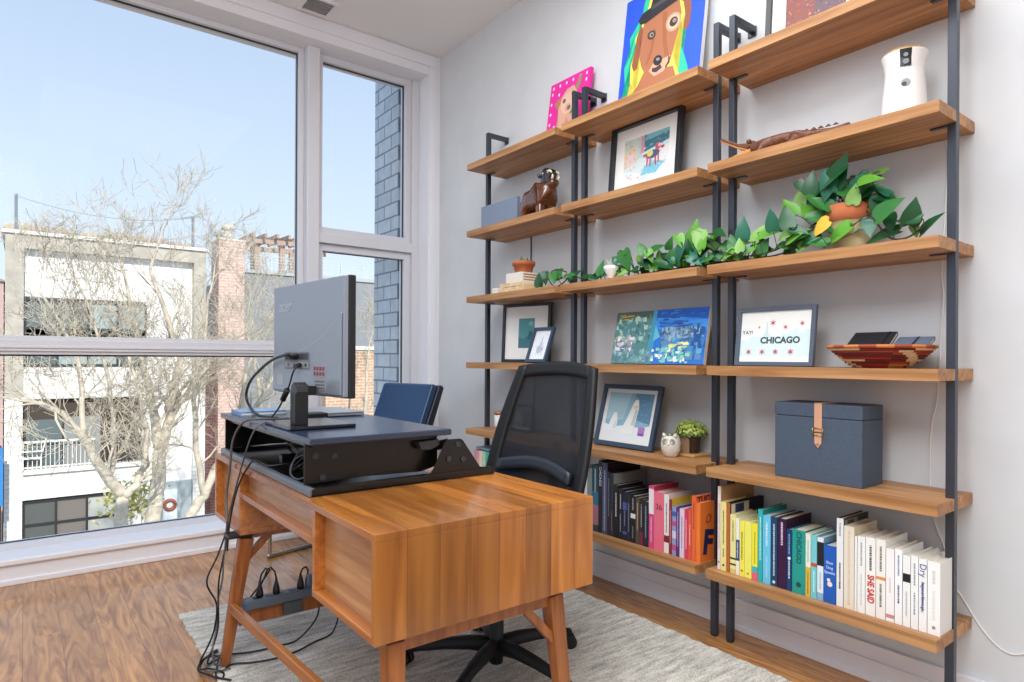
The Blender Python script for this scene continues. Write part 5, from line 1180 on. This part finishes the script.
# ---- pothos: pot with trailing vine
S3 = SZ[2]
pc = (2.315, 1.055, S3)
pt_ = thing('pothos_plant', 'trailing green pothos in a terracotta and cream pot, vines running along the shelf', 'plant', pc)
CREAM = mat('cream glaze', 'd9cba0', .4)
b = MB(); b.lathe([(.0, 0.006), (.085, .006), (.09, .012), (.088, .006), (.05, 0)], (0, 0, 0), CREAM, 28); b.build('saucer', pt_)
b = MB(); b.lathe([(.0, .012), (.054, .012), (.058, .02), (.070, .08), (.076, .110), (.082, .112), (.082, .168), (.076, .171), (.072, .155), (.0, .15)], (0, 0, 0), TERRA, 32, mats=[CREAM, CREAM, CREAM, CREAM, TERRA, TERRA, TERRA, TERRA, SOIL])
bmk = b
for f in b.bm.faces:
    zc = f.calc_center_median().z
b.build('pot', pt_)
_r = random.Random(99)
EXTRA = [(_r.uniform(1.25, 2.12), 1.555 + abs(_r.gauss(0, .03)), _r.uniform(.036, .056), _r.choice([20, 60, 100, 150, 190, -20, -40, 210])) for _ in range(52)] + [(_r.uniform(1.56, 1.95), 1.60 + _r.uniform(0, .07), _r.uniform(.045, .062), _r.choice([60, 90, 120, 30, -60])) for _ in range(14)] + [(_r.uniform(.92, 1.26), 1.57 + _r.uniform(0, .05), _r.uniform(.04, .06), _r.choice([20, 160, 200, -20])) for _ in range(14)] + [(_r.uniform(.96, 1.2), 1.70 + _r.uniform(0, .08), _r.uniform(.04, .065), _r.choice([40, 90, 140, 200, -60])) for _ in range(16)] + [(_r.uniform(2.2, 2.62), 1.56 + _r.uniform(0, .03), _r.uniform(.035, .05), _r.choice([20, 160, 200])) for _ in range(8)]
LEAVES = [(2.294, 1.569, .05, 0), (2.19, 1.573, .058, 170), (2.165, 1.599, .058, 90), (2.066, 1.621, .047, 150), (1.997, 1.605, .078, -75), (1.932, 1.632, .059, 60), (1.847, 1.639, .097, 20), (1.896, 1.58, .054, -30), (1.801, 1.59, .07, 80), (1.726, 1.623, .073, 150), (1.659, 1.683, .101, 75), (1.71, 1.585, .085, -130), (1.605, 1.635, .074, -85), (1.566, 1.669, .073, 45), (1.529, 1.662, .064, -20), (1.566, 1.623, .053, -40), (1.514, 1.598, .056, -60), (1.491, 1.598, .056, 20), (1.425, 1.673, .07, 85), (1.487, 1.635, .056, 110), (1.436, 1.614, .051, 10), (1.352, 1.646, .057, 60), (1.365, 1.595, .065, -120), (1.299, 1.627, .067, 5), (1.279, 1.676, .063, 88), (1.256, 1.672, .059, 60), (1.225, 1.683, .073, 100), (1.154, 1.672, .071, 160), (1.184, 1.703, .058, 120), (1.111, 1.616, .06, -150), (1.064, 1.582, .086, -150), (1.224, 1.565, .051, -70), (1.129, 1.716, .064, -60), (1.212, 1.757, .094, -145), (1.155, 1.797, .064, 80), (1.105, 1.786, .119, -150), (1.05, 1.812, .089, 60), (.981, 1.797, .07, 170), (.949, 1.755, .063, 10), (1.094, 1.725, .052, -60), (1.05, 1.757, .065, -70), (1.009, 1.725, .054, 80), (.971, 1.703, .067, -10), (.931, 1.72, .046, 140), (.914, 1.697, .059, -20), (.945, 1.662, .066, -100), (.881, 1.647, .084, 25), (.905, 1.606, .052, -90), (.964, 1.603, .056, -80), (.935, 1.57, .089, -170), (.843, 1.605, .057, 175), (.823, 1.63, .066, 70), (.784, 1.592, .071, 40), (.829, 1.569, .035, -70), (2.668, 1.59, .06, 90), (2.63, 1.59, .054, -80), (2.531, 1.608, .053, -170), (2.496, 1.575, .058, -60), (2.419, 1.591, .072, 45), (2.359, 1.575, .046, 0), (2.238, 1.560, .054, 170), (2.104, 1.556, .043, 0), (1.773, 1.556, .052, -20), (1.659, 1.581, .059, 190), (1.624, 1.566, .05, -30), (1.381, 1.57, .046, 200), (1.319, 1.57, .038, 0),
          (2.12, 1.565, .05, 30), *EXTRA, (1.95, 1.57, .055, 190), (1.86, 1.565, .06, -10), (1.745, 1.57, .06, 120), (2.02, 1.56, .05, 0), (1.19, 1.60, .06, 30), (1.15, 1.585, .06, 200), (1.24, 1.72, .06, 120), (1.17, 1.75, .07, 100), (1.09, 1.76, .08, -100), (1.00, 1.76, .06, 60), (1.03, 1.71, .06, 200)]
rng = random.Random(17)
fol = MB(pc); stm = MB(pc)
vine = smooth([(2.30, 1.08, 1.70), (2.25, 1.16, 1.64), (2.235, 1.24, 1.56), (2.23, 1.36, 1.545), (2.235, 1.5, 1.55), (2.24, 1.65, 1.55), (2.235, 1.8, 1.548), (2.24, 1.95, 1.545), (2.245, 2.1, 1.542), (2.25, 2.25, 1.545), (2.255, 2.34, 1.56), (2.25, 2.43, 1.585), (2.245, 2.5, 1.548), (2.24, 2.56, 1.545), (2.24, 2.60, 1.60), (2.25, 2.55, 1.632), (2.255, 2.47, 1.61)], 4)
vine2 = smooth([(2.31, 1.02, 1.70), (2.25, .95, 1.63), (2.24, .90, 1.56), (2.245, .85, 1.55), (2.25, .80, 1.58)], 4)
vine3 = smooth([(2.30, 1.09, 1.69), (2.22, 1.18, 1.60), (2.21, 1.3, 1.56), (2.215, 1.42, 1.56), (2.22, 1.54, 1.60)], 4)
for vn, r_ in ((vine, .0035), (vine2, .003), (vine3, .003)): stm.tube(vn, r_, STEMB, 6)
allv = vine + vine2 + vine3
for i, (y, z, L, a) in enumerate(LEAVES):
    ar = R(a); x = 2.215 + rng.uniform(-.03, .05)
    onpot = .88 < y < 1.22 and z > 1.66
    if onpot: x = 2.27 + rng.uniform(-.06, .05)
    tip = Vector((rng.uniform(-.35, .15), -math.cos(ar), math.sin(ar)))
    nrm = Vector((-.75 + rng.uniform(-.2, .3), -.30 + rng.uniform(-.35, .35), .55 + rng.uniform(-.2, .35)))
    L = L * 1.34
    basep = Vector((x, y, z)) - tip.normalized() * L * .5
    if basep.z < S3 + .006: basep.z = S3 + .006
    if (basep + tip.normalized() * L).z < S3 + .01: tip.z = max(tip.z, -.1)
    m = LEAFG[5] if abs(y - 1.111) < .002 else LEAFG[rng.choice([0, 0, 1, 1, 2, 0, 4, 2, 3] if y < 2.15 else [0, 2, 0, 4, 2])]
    leaf(fol, basep, tip, nrm, L, L * rng.uniform(.60, .76), m, fold=rng.uniform(.12, .4), curl=rng.uniform(.0, .3))
    src = min(allv, key=lambda q: (q - basep).length) if not (onpot and z > 1.70) else Vector((2.315 + rng.uniform(-.03, .03), 1.055 + rng.uniform(-.04, .04), S3 + .155))
    mid_ = src.lerp(basep, .5) + Vector((rng.uniform(-.01, .01), 0, .012))
    stm.tube(smooth([src, mid_, basep], 3), .0017, STEM if i % 3 else STEMB, 5)
fo = fol.build('foliage', pt_, fix=False)
stm.build('vine', pt_)
# ---- far bookcase: wooden blocks with succulent
wb = MB((2.285, 2.875, S3)); wb.box(2.20, 2.37, 2.765, 2.985, S3 + .0005, S3 + .056, wood('pale box wood', 'd3b287', 'e8d2ae', 'y', .3, 'x', 2, 30, .6, .05)); o = wb.build('wooden_box', bevel=.002)
tag(o, 'long pale wooden box under the smaller box and succulent', 'box')
q = MB((2.285, 2.875, S3)); q.box(2.199, 2.20, 2.80, 2.95, S3 + .033, S3 + .0345, INK); q.build('lid_seam', o, loc=(0, 0, 0))
wb = MB((2.27, 2.86, S3)); wb.box(2.205, 2.335, 2.79, 2.935, S3 + .0565, S3 + .112, mat('white washed wood', 'e3ddd2', .6)); o = wb.build('wooden_box', bevel=.002)
tag(o, 'white block-shaped box stacked on the pale wooden box, under the succulent', 'box')
q = MB((2.27, 2.86, S3))
for k in range(3): q.box(2.22, 2.33, 2.7895, 2.79, S3 + .066 + k * .015, S3 + .074 + k * .015, mat('stacked wood edge', 'a67c4f', .7))
q.build('wood_edge', o, loc=(0, 0, 0))
wb = MB((2.22, 3.03, S3)); wb.box(2.19, 2.25, 3.005, 3.05, S3 + .0005, S3 + .038, MATS['white washed wood']); tag(wb.build('white_cube', bevel=.003), 'tiny white cube left of the pale wooden box', 'block')
sc_ = (2.27, 2.852, S3 + .1125)
sp_ = thing('potted_succulent', 'small succulent in a terracotta pot standing on stacked boxes', 'plant', sc_)
b = MB(); b.lathe([(.0, .0), (.046, .0), (.049, .004), (.059, .042), (.066, .043), (.067, .066), (.061, .067), (.058, .054), (.0, .052)], (0, 0, 0), TERRA, 28, mats=[TERRA] * 7 + [SOIL]); b.build('pot', sp_)
b = MB(); rng = random.Random(3)
SUC = [mat('succulent green', '6f8a4a', .5), mat('succulent dark', '4a5f3a', .5)]
for k in range(46):
    a = rng.uniform(0, 6.28); d = rng.uniform(.0, .05); p = Vector((d * math.cos(a), d * math.sin(a), .054)); h = rng.uniform(.012, .03) + (.028 if k % 15 == 0 else 0)
    q_ = p + Vector((rng.gauss(0, .008), rng.gauss(0, .008), h)); b.tube([p, p.lerp(q_, .6), q_], [.004, .0045, .001], SUC[k % 2], 6)
b.build('leaves', sp_)
# ---- white tulip shaped vase with two ear sprigs
vs_ = thing('bud_vase', 'small white pointed bud vase among the pothos leaves', 'vase', (2.185, 2.085, S3))
b = MB(); b.lathe([(.0, .0), (.012, .0), (.014, .006), (.022, .02), (.034, .045), (.037, .058), (.030, .063), (.022, .06), (.0, .052)], (0, 0, 0), mat('white porcelain', 'efeae6', .3), 22); b.build('vase', vs_)
b = MB(); rng = random.Random(31)
for s in (-1, 1, .2): b.tube([(0, s * .008, .052), (0, s * .018, .075), (-.004, s * .03, .098)], [.002, .003, .001], mat('dried sprig', 'b0a59c', .8), 6); leaf(b, (0, s * .016, .072), (0, s * .7, 1), (-1, 0, 0), .026, .014, MATS['dried sprig'])
b.build('sprig', vs_)
# ---- grey box and hippo on the far bookcase
GB2 = mat('grey blue casing', '78859a', .4)
gx = thing('media_box', 'flat slate-grey rectangular device standing beside the carved hippo', 'device', (2.235, 3.035, SZ[1]))
b = MB(); b.box(-.014, .014, -.178, .178, .0, .15, GB2); b.build('casing', gx, bevel=.003)
b = MB(); b.box(.0145, .018, -.17, .17, .01, .14, BLACK); b.build('rear_cover', gx)
cable('thin dark cord hanging behind the far bookcase above the succulent', [(2.43, 3.00, SZ[1] + .01), (2.443, 3.0, SZ[1] - .05), (2.443, 3.0, SZ[1] - .2), (2.443, 3.002, SZ[2] + .12), (2.443, 3.0, SZ[2] + .01)], .004, GREYPLASTIC)
cable('thin dark cord hanging on the wall below the far black frame', [(2.443, 2.96, SZ[3] - .05), (2.443, 2.955, SZ[3] - .15), (2.443, 2.97, SZ[4] + .16), (2.443, 2.965, SZ[4] + .01)], .003, GREYPLASTIC)
HIP = mat('polished dark carved wood', '5a2f19', .18, spec=.7, noise=.5, nscale=26, coat=.6)
HIPD = mat('polished black wood', '17110e', .15, spec=.7, coat=.6)
hp = thing('hippo_figurine', 'glossy carved wooden hippo with its mouth wide open', 'figurine', (2.275, 2.735, SZ[1]), (0, 0, R(-92)))
def skin(name, parent, verts, edges, rads, m, sub=2, root=0):
    me = bpy.data.meshes.new(name); me.from_pydata(verts, edges, []); me.materials.append(m)
    o = bpy.data.objects.new(name, me); COL.objects.link(o); o.parent = parent
    md = o.modifiers.new('skin', 'SKIN'); md.use_smooth_shade = True
    lay = me.skin_vertices[0].data if me.skin_vertices else None
    if lay is None:
        bm_ = bmesh.new(); bm_.from_mesh(me); bm_.verts.layers.skin.verify(); bm_.to_mesh(me); bm_.free(); lay = me.skin_vertices[0].data
    for i, r_ in enumerate(rads):
        lay[i].radius = r_ if isinstance(r_, tuple) else (r_, r_); lay[i].use_root = (i == root)
    s = o.modifiers.new('sub', 'SUBSURF'); s.levels = sub; s.render_levels = sub
    return o
# body along +x (front); shoulders, rump, four short legs, raised neck
V_ = [(0, 0, .115), (.06, 0, .125), (-.075, 0, .112), (-.115, 0, .10), (.092, 0, .155), (.105, 0, .185),
      (.065, .036, .07), (.068, .038, .03), (.07, .038, .006), (.065, -.036, .07), (.068, -.038, .03), (.07, -.038, .006),
      (-.085, .036, .065), (-.09, .038, .03), (-.088, .038, .006), (-.085, -.036, .065), (-.09, -.038, .03), (-.088, -.038, .006)]
E_ = [(0, 1), (0, 2), (2, 3), (1, 4), (4, 5), (1, 6), (6, 7), (7, 8), (1, 9), (9, 10), (10, 11), (2, 12), (12, 13), (13, 14), (2, 15), (15, 16), (16, 17)]
R_ = [.066, .064, .066, .04, .054, .046, .031, .024, .025, .031, .024, .025, .033, .024, .025, .033, .024, .025]
skin('body', hp, V_, E_, R_, HIP)
V_ = [(.085, 0, .160), (.092, 0, .200), (.104, 0, .238), (.112, 0, .262)]
skin('upper_jaw', hp, V_, [(0, 1), (1, 2), (2, 3)], [(.046, .046), (.046, .042), (.050, .042), (.040, .032)], HIPD)
V_ = [(.085, 0, .155), (.128, 0, .168), (.165, 0, .186)]
skin('lower_jaw', hp, V_, [(0, 1), (1, 2)], [(.042, .036), (.040, .028), (.030, .020)], HIP)
TOOTH = mat('ivory tooth', 'e6dcc4', .4)
for s in (-1, 1):
    b = MB(); b.tube([(.128, s * .024, .240), (.146, s * .026, .232), (.156, s * .025, .222)], [.008, .007, .002], TOOTH, 8); b.build('tooth', hp)
    b = MB(); b.tube([(.150, s * .020, .190), (.158, s * .022, .206), (.156, s * .022, .216)], [.008, .006, .002], TOOTH, 8); b.build('tooth', hp)
    b = MB(); b.tube([(.070, s * .034, .212), (.064, s * .046, .226), (.064, s * .050, .234)], [.010, .009, .003], HIPD, 10); b.build('ear', hp)
    b = MB(); b.lathe([(.0, -.006), (.006, -.002), (.006, .003), (.0, .006)], (.098, s * .040, .228), mat('white eye', 'dcd8d0', .3), 10); b.build('eye', hp)
# ---- crocodile
CRO = mat('carved brown wood', '65371f', .5, noise=.55, nscale=70, bump=.5); CRL = mat('pale carved wood', 'c58a4a', .5)
cr_ = thing('crocodile_figurine', 'long carved wooden crocodile with open jaws on the near bookcase', 'figurine', (2.235, 1.28, SZ[1]))
pts = [(0, .115, .040), (0, .06, .040), (0, -.02, .040), (0, -.08, .036), (0, -.14, .030), (0, -.20, .026), (0, -.26, .034)]
V_ = pts[:]; V_ += [(-.035, .05, .022), (-.045, .06, .007), (.035, .05, .022), (.045, .06, .007), (-.032, -.07, .02), (-.042, -.06, .007), (.032, -.07, .02), (.042, -.06, .007)]
skin('body', cr_, V_, [(0, 1), (1, 2), (2, 3), (3, 4), (4, 5), (5, 6), (1, 7), (7, 8), (1, 9), (9, 10), (3, 11), (11, 12), (3, 13), (13, 14)], [(.026, .022), (.034, .026), (.036, .028), (.030, .022), (.020, .016), (.012, .010), (.006, .006)] + [.011, .007] * 4, CRO)
b = MB(); b.prism([(.10, .052), (.13, .064), (.16, .070), (.235, .112), (.243, .106), (.165, .060), (.12, .040)], 'x', -.020, .020, CRO)
b.prism([(.12, .040), (.165, .060), (.243, .106), (.243, .100), (.165, .052), (.12, .034)], 'x', -.017, .017, CRL)
b.build('upper_jaw', cr_, bevel=.003)
b = MB(); b.prism([(.10, .040), (.14, .036), (.225, .018), (.228, .010), (.14, .020), (.10, .026)], 'x', -.018, .018, CRL); b.build('lower_jaw', cr_, bevel=.003)
b = MB()
for s in (-1, 1):
    for k in range(9): yk = .15 + k * .0095; zk = .052 + (k * .0095) * .60; b.tube([(s * .015, yk, zk + .006), (s * .015, yk, zk - .008)], [.003, .0006], TOOTH, 6)
b.build('teeth', cr_)
b = MB()
for k in range(11): yk = .06 - k * .026; b.prism([(yk, .058 - .0014 * k), (yk - .012, .068 - .0018 * k), (yk - .020, .057 - .0014 * k)], 'x', -.004, .004, CRO)
for s in (-1, 1): b.lathe([(.0, -.01), (.010, -.004), (.010, .006), (.0, .012)], (s * .014, .115, .066), CRO, 10)
b.build('back_ridge', cr_)
# ---- white treat dispenser
fx = thing('treat_dispenser', 'white hourglass pet treat dispenser with a wooden lid and camera', 'pet camera', (2.30, .878, SZ[1]), (0, 0, R(24)))
WPL = mat('glossy white plastic', 'ece8e4', .25, spec=.5)
b = MB(); b.lathe([(.0, .001), (.066, .001), (.0675, .006), (.066, .04), (.062, .10), (.057, .150), (.0565, .175), (.060, .20), (.066, .222), (.067, .227), (.060, .228), (.0, .226)], (0, 0, 0), WPL, 40); b.build('body', fx)
b = MB(); b.lathe([(.0, .2285), (.060, .2285), (.060, .236), (.052, .240), (.0, .241)], (0, 0, 0), wood('bamboo lid', 'b98544', 'd6a765', 'x', .05, 'y', 3, 40, .5, .1), 32); b.build('lid', fx)
b = MB()
def cyl(zr, a): return (-zr[0] * math.cos(a), -zr[0] * math.sin(a), zr[1])
for i in range(6):
    a0, a1 = R(-15 + 5 * i), R(-10 + 5 * i)
    for (r0, z0), (r1, z1) in (((.0600, .172), (.0605, .20)), ((.0605, .20), (.0675, .226))):
        b.face([cyl((r0 , z0), a0), cyl((r0, z0), a1), cyl((r1, z1), a1), cyl((r1, z1), a0)], BLACK)
o = b.build('camera_panel', fx)
b = MB()
for zz, rr_ in ((.206, .007), (.186, .009)): b.tube([(-.059 - (.003 if zz > .2 else 0), 0, zz), (-.0635 - (.003 if zz > .2 else 0), 0, zz)], rr_, mat('lens glass', '1b1d2a', .08, spec=.8), 16)
b.build('lens', fx)
b = MB(); b.tube([(-.058, 0, .118), (-.0625, 0, .118)], .0135, mat('grey nozzle', '8d8f90', .4), 20); b.tube([(-.061, .004, .114), (-.0632, .004, .114)], .007, mat('dark nozzle hole', '3a3a3a', .5), 12); b.build('treat_nozzle', fx)
# ---- woven basket with notebooks
bx_ = (2.278, .938, SZ[3])
bk_ = thing('woven_basket', 'shallow coiled basket in red, rust and cream on the near bookcase', 'basket', bx_)
CO = [mat('basket cream', 'd9bf96', .8), mat('basket rust', '9a4326', .8), mat('basket maroon', '6b1f1c', .8), mat('basket orange', 'c4763c', .8), mat('basket red', 'a3281f', .8)]
b = MB(); rings = 10
for k in range(rings):
    t = k / (rings - 1); r_ = .078 + (.163 - .0065 - .078) * t ** .8; z = .0065 + .064 * t
    seg = 60; k_pts = [(r_ * math.cos(2 * PI * i / seg), r_ * math.sin(2 * PI * i / seg), z) for i in range(seg + 1)]
    def colr(i):
        w_ = i / seg
        if k >= 9: return CO[3] if (i // 3) % 2 else CO[1]
        if k == 8 or k == 3: return CO[0] if (i // 10) % 5 != 3 else CO[2]
        if (i + k) % 20 in (4, 5, 6): return CO[0]
        if k < 2: return CO[4] if (i // 6) % 3 else CO[3]
        return CO[[2, 1, 4, 2][(k + i // 12) % 4]]
    i = 0
    while i < seg:
        j = i
        while j < seg and colr(j) is colr(i): j += 1
        b.tube(k_pts[i:j + 1], .0064, colr(i), 6, caps=False); i = j
b.build('coiled_wall', bk_)
b = MB(); b.lathe([(.0, .001), (.078, .001), (.084, .006), (.078, .010), (.0, .010)], (0, 0, 0), CO[2], 30); b.build('base', bk_)
def notebook(lbl, loc, rot, sx, sy, th, col, strap):
    t = thing('notebook', lbl, 'notebook', loc, rot)
    m = mat('notebook ' + col, col, .4)
    b = MB(); b.box(-sx, sx, -sy, sy, 0, .002, m); b.box(-sx, sx, -sy, sy, th - .002, th, m); b.box(sx - .002, sx, -sy, sy, .002, th - .002, m); b.build('cover', t)
    b = MB(); b.box(-sx + .002, sx - .003, -sy + .002, sy - .002, .002, th - .002, PAGES); b.build('page_block', t)
    if strap:
        b = MB(); b.box(-sx - .0006, sx + .0006, strap[0], strap[0] + .008, -.0006, th + .0006, mat('elastic ' + strap[1], strap[1], .6)); b.build('elastic_band', t)
notebook('black notebook with an elastic band leaning in the woven basket', (2.30, .98, SZ[3] + .078), (0, R(-33), 0), .062, .068, .014, '22262b', (-.05, '0f1012'))
notebook('grey-blue notebook with a navy elastic, right of the black one in the basket', (2.302, .851, SZ[3] + .073), (0, R(-22), R(4)), .055, .052, .012, '5f6b80', (-.01, '14203c'))
# ---- blue box with leather strap
bxo = (2.293, 1.1055, SZ[4])
BOXM = mat('blue linen', '465364', .7, noise=.10, nscale=120, bump=.15); 
BOXM = MATS['blue linen']
bb2 = thing('storage_box', 'navy linen storage box closed with a tan leather strap', 'box', bxo)
b = MB(bxo); b.box(2.208, 2.365, .965, 1.274, SZ[4] + .0005, SZ[4] + .226, BOXM); b.build('body', bb2, bevel=.002)
b = MB(bxo); b.box(2.2072, 2.3658, .9642, 1.2748, SZ[4] + .2275, SZ[4] + .275, BOXM); b.build('lid', bb2, bevel=.003)
LEA = mat('tan leather', 'd09c7c', .5); LEAD = mat('leather edge', '8a5a3c', .6); BRASS = mat('brass', 'b59a5a', .3, metal=.9)
YS = 1.112
b = MB(bxo); b.box(2.2048, 2.2068, YS - .0135, YS + .0135, SZ[4] + .175, SZ[4] + .2775, LEA); b.box(2.2048, 2.330, YS - .0135, YS + .0135, SZ[4] + .2755, SZ[4] + .2778, LEA); b.build('strap', bb2, bevel=.0006)
b = MB(bxo); b.prism([(YS - .0125, SZ[4] + .172), (YS + .0125, SZ[4] + .172), (YS + .0125, SZ[4] + .137), (YS, SZ[4] + .120), (YS - .0125, SZ[4] + .137)], 'x', 2.2042, 2.2075, LEA); b.build('strap_tip', bb2, bevel=.0006)
b = MB(bxo)
for y in (YS - .018, YS + .018): b.tube([(2.2025, y, SZ[4] + .165), (2.2025, y, SZ[4] + .19)], .0018, BRASS, 8)
for z in (.165, .19): b.tube([(2.2025, YS - .018, SZ[4] + z), (2.2025, YS + .018, SZ[4] + z)], .0018, BRASS, 8)
b.build('buckle', bb2)
b = MB(bxo); b.box(2.204, 2.2076, YS - .0125, YS + .0125, SZ[4] + .175, SZ[4] + .1785, LEAD); b.tube([(2.2045, YS, SZ[4] + .133), (2.2028, YS, SZ[4] + .133)], .0035, BRASS, 12); b.build('stud', bb2)
# ---- owl planter
ow = thing('owl_planter', 'small white owl-shaped planter beside the penguin frame', 'planter', (2.262, 1.795, SZ[4]), (0, 0, R(25)))
CER = mat('speckled white ceramic', 'dcd6cb', .45, noise=.06, nscale=90)
b = MB(); b.lathe([(.0, .001), (.026, .001), (.031, .006), (.041, .03), (.043, .055), (.039, .080), (.034, .090), (.031, .094), (.031, .085), (.0, .082)], (0, 0, 0), CER, 28, mats=[CER] * 8 + [SOIL]); b.build('body', ow)
for s in (-1, 1):
    b = MB(); b.tube([(-.018, s * .022, .088), (-.02, s * .026, .099), (-.021, s * .029, .106)], [.011, .007, .001], CER, 10); b.build('ear_tuft', ow)
    b = MB()
    ctr = Vector((-.036, s * .0145, .068))
    for rr_ in (.012, .0065): b.tube([ctr + Vector((-.002 - (.002 if rr_ < .01 else 0), rr_ * math.cos(k * PI / 9), rr_ * math.sin(k * PI / 9))) for k in range(19)], .0018, mat('grey incised line', '9a948a', .6), 5)
    b.build('eye_ring', ow)
b = MB(); b.tube([(-.039, 0, .062), (-.043, 0, .056), (-.040, 0, .050)], [.004, .004, .001], CER, 8); b.build('beak', ow)
b = MB(); rng = random.Random(6)
for k in range(22):
    a = rng.uniform(0, 6.28); d = rng.uniform(0, .024); p = Vector((d * math.cos(a), d * math.sin(a), .084)); b.tube([p, p + Vector((rng.gauss(0, .005), rng.gauss(0, .005), rng.uniform(.012, .024)))], [.004, .001], SUC[k % 2], 6)
b.build('succulent', ow)
fan = MB((2.32, 1.775, SZ[4])); fan.prism([(1.745, SZ[4] + .001), (1.83, SZ[4] + .001), (1.83, SZ[4] + .09), (1.80, SZ[4] + .135), (1.775, SZ[4] + .125), (1.745, SZ[4] + .07)], 'x', 2.325, 2.329, mat('brown card', '8f7355', .8)); tag(fan.build('card'), 'brown rounded card standing behind the owl planter', 'card')
# ---- little bushy plant on a wooden coaster
cs = MB((2.372, 1.768, SZ[4])); cs.box(2.312, 2.432, 1.708, 1.828, SZ[4] + .0005, SZ[4] + .012, wood('coaster wood', 'c2935a', 'dcb27a', 'x', .2, 'y', 3, 40, .5, .05)); tag(cs.build('coaster', bevel=.003), 'square wooden coaster under the bushy green plant', 'coaster')
ppl = thing('potted_herb', 'bushy light green plant in a dark brown pot on a square coaster', 'plant', (2.372, 1.768, SZ[4] + .0125))
POTD = mat('dark brown pot', '3f2d22', .55, noise=.3, nscale=30)
b = MB(); b.lathe([(.0, .0), (.034, .0), (.036, .003), (.043, .07), (.045, .074), (.041, .076), (.039, .064), (.0, .06)], (0, 0, 0), POTD, 26, mats=[POTD] * 6 + [SOIL]); b.build('pot', ppl)
b = MB(); rng = random.Random(77); HG = [mat('light herb green', '9dbb4a', .5), mat('yellow green', 'c3cf6a', .5), mat('mid herb green', '64863a', .5)]
for k in range(520):
    d_ = Vector((rng.gauss(0, 1), rng.gauss(0, 1), abs(rng.gauss(0, .9)) - .15)).normalized(); p = Vector((d_.x * .076, d_.y * .076, .085 + d_.z * .062)) * 1.0
    p = Vector((0, 0, .085)).lerp(p, rng.uniform(.72, 1)); p.x = min(p.x, .07)
    a = d_.orthogonal().normalized() * .008; c_ = d_.cross(a).normalized() * .006; b.face([p - a, p + c_, p + a + d_ * .003, p - c_], HG[0 if d_.z > .3 and k % 3 else (1 if d_.z > .1 else 2)])
b.build('foliage', ppl, fix=False)
b = MB()
for k in range(26):
    a = rng.uniform(0, 6.28); b.tube([(.02 * math.cos(a), .02 * math.sin(a), .06), (.045 * math.cos(a), .045 * math.sin(a), .10)], .0015, STEM, 5)
b.build('stem', ppl)
# ---- jar at the far bookcase
jr = thing('candle_jar', 'small white jar with a copper lid beside the chair back on the far bookcase', 'jar', (2.33, 3.165, SZ[4]))
b = MB(); b.lathe([(.0, .001), (.026, .001), (.029, .004), (.029, .078), (.026, .08), (.0, .08)], (0, 0, 0), PAPER, 22); b.build('jar', jr)
b = MB(); b.lathe([(.0, .0805), (.029, .0805), (.029, .10), (.026, .102), (.0, .102)], (0, 0, 0), mat('copper lid', 'c48a6a', .35, metal=.6), 22); b.build('lid', jr)
# ---- white cord down the wall at the right
cable('thin white cord running down the wall behind the near bookcase', [(2.37, .872, SZ[1] + .012), (2.43, .83, SZ[1] + .010), (2.4475, .802, SZ[1] - .06), (2.4465, .804, 1.726), (2.4465, .815, 1.46), (2.4465, .811, 1.36), (2.4465, .822, 1.142), (2.4465, .827, 1.024), (2.4465, .845, .922), (2.4465, .847, .735), (2.4465, .834, .619), (2.4465, .802, .522), (2.4465, .778, .416), (2.4465, .755, .383), (2.4465, .687, .282), (2.4465, .622, .243), (2.4465, .55, .29), (2.4465, .45, .40)], .0026, mat('white cord', 'e9e6e2', .5))
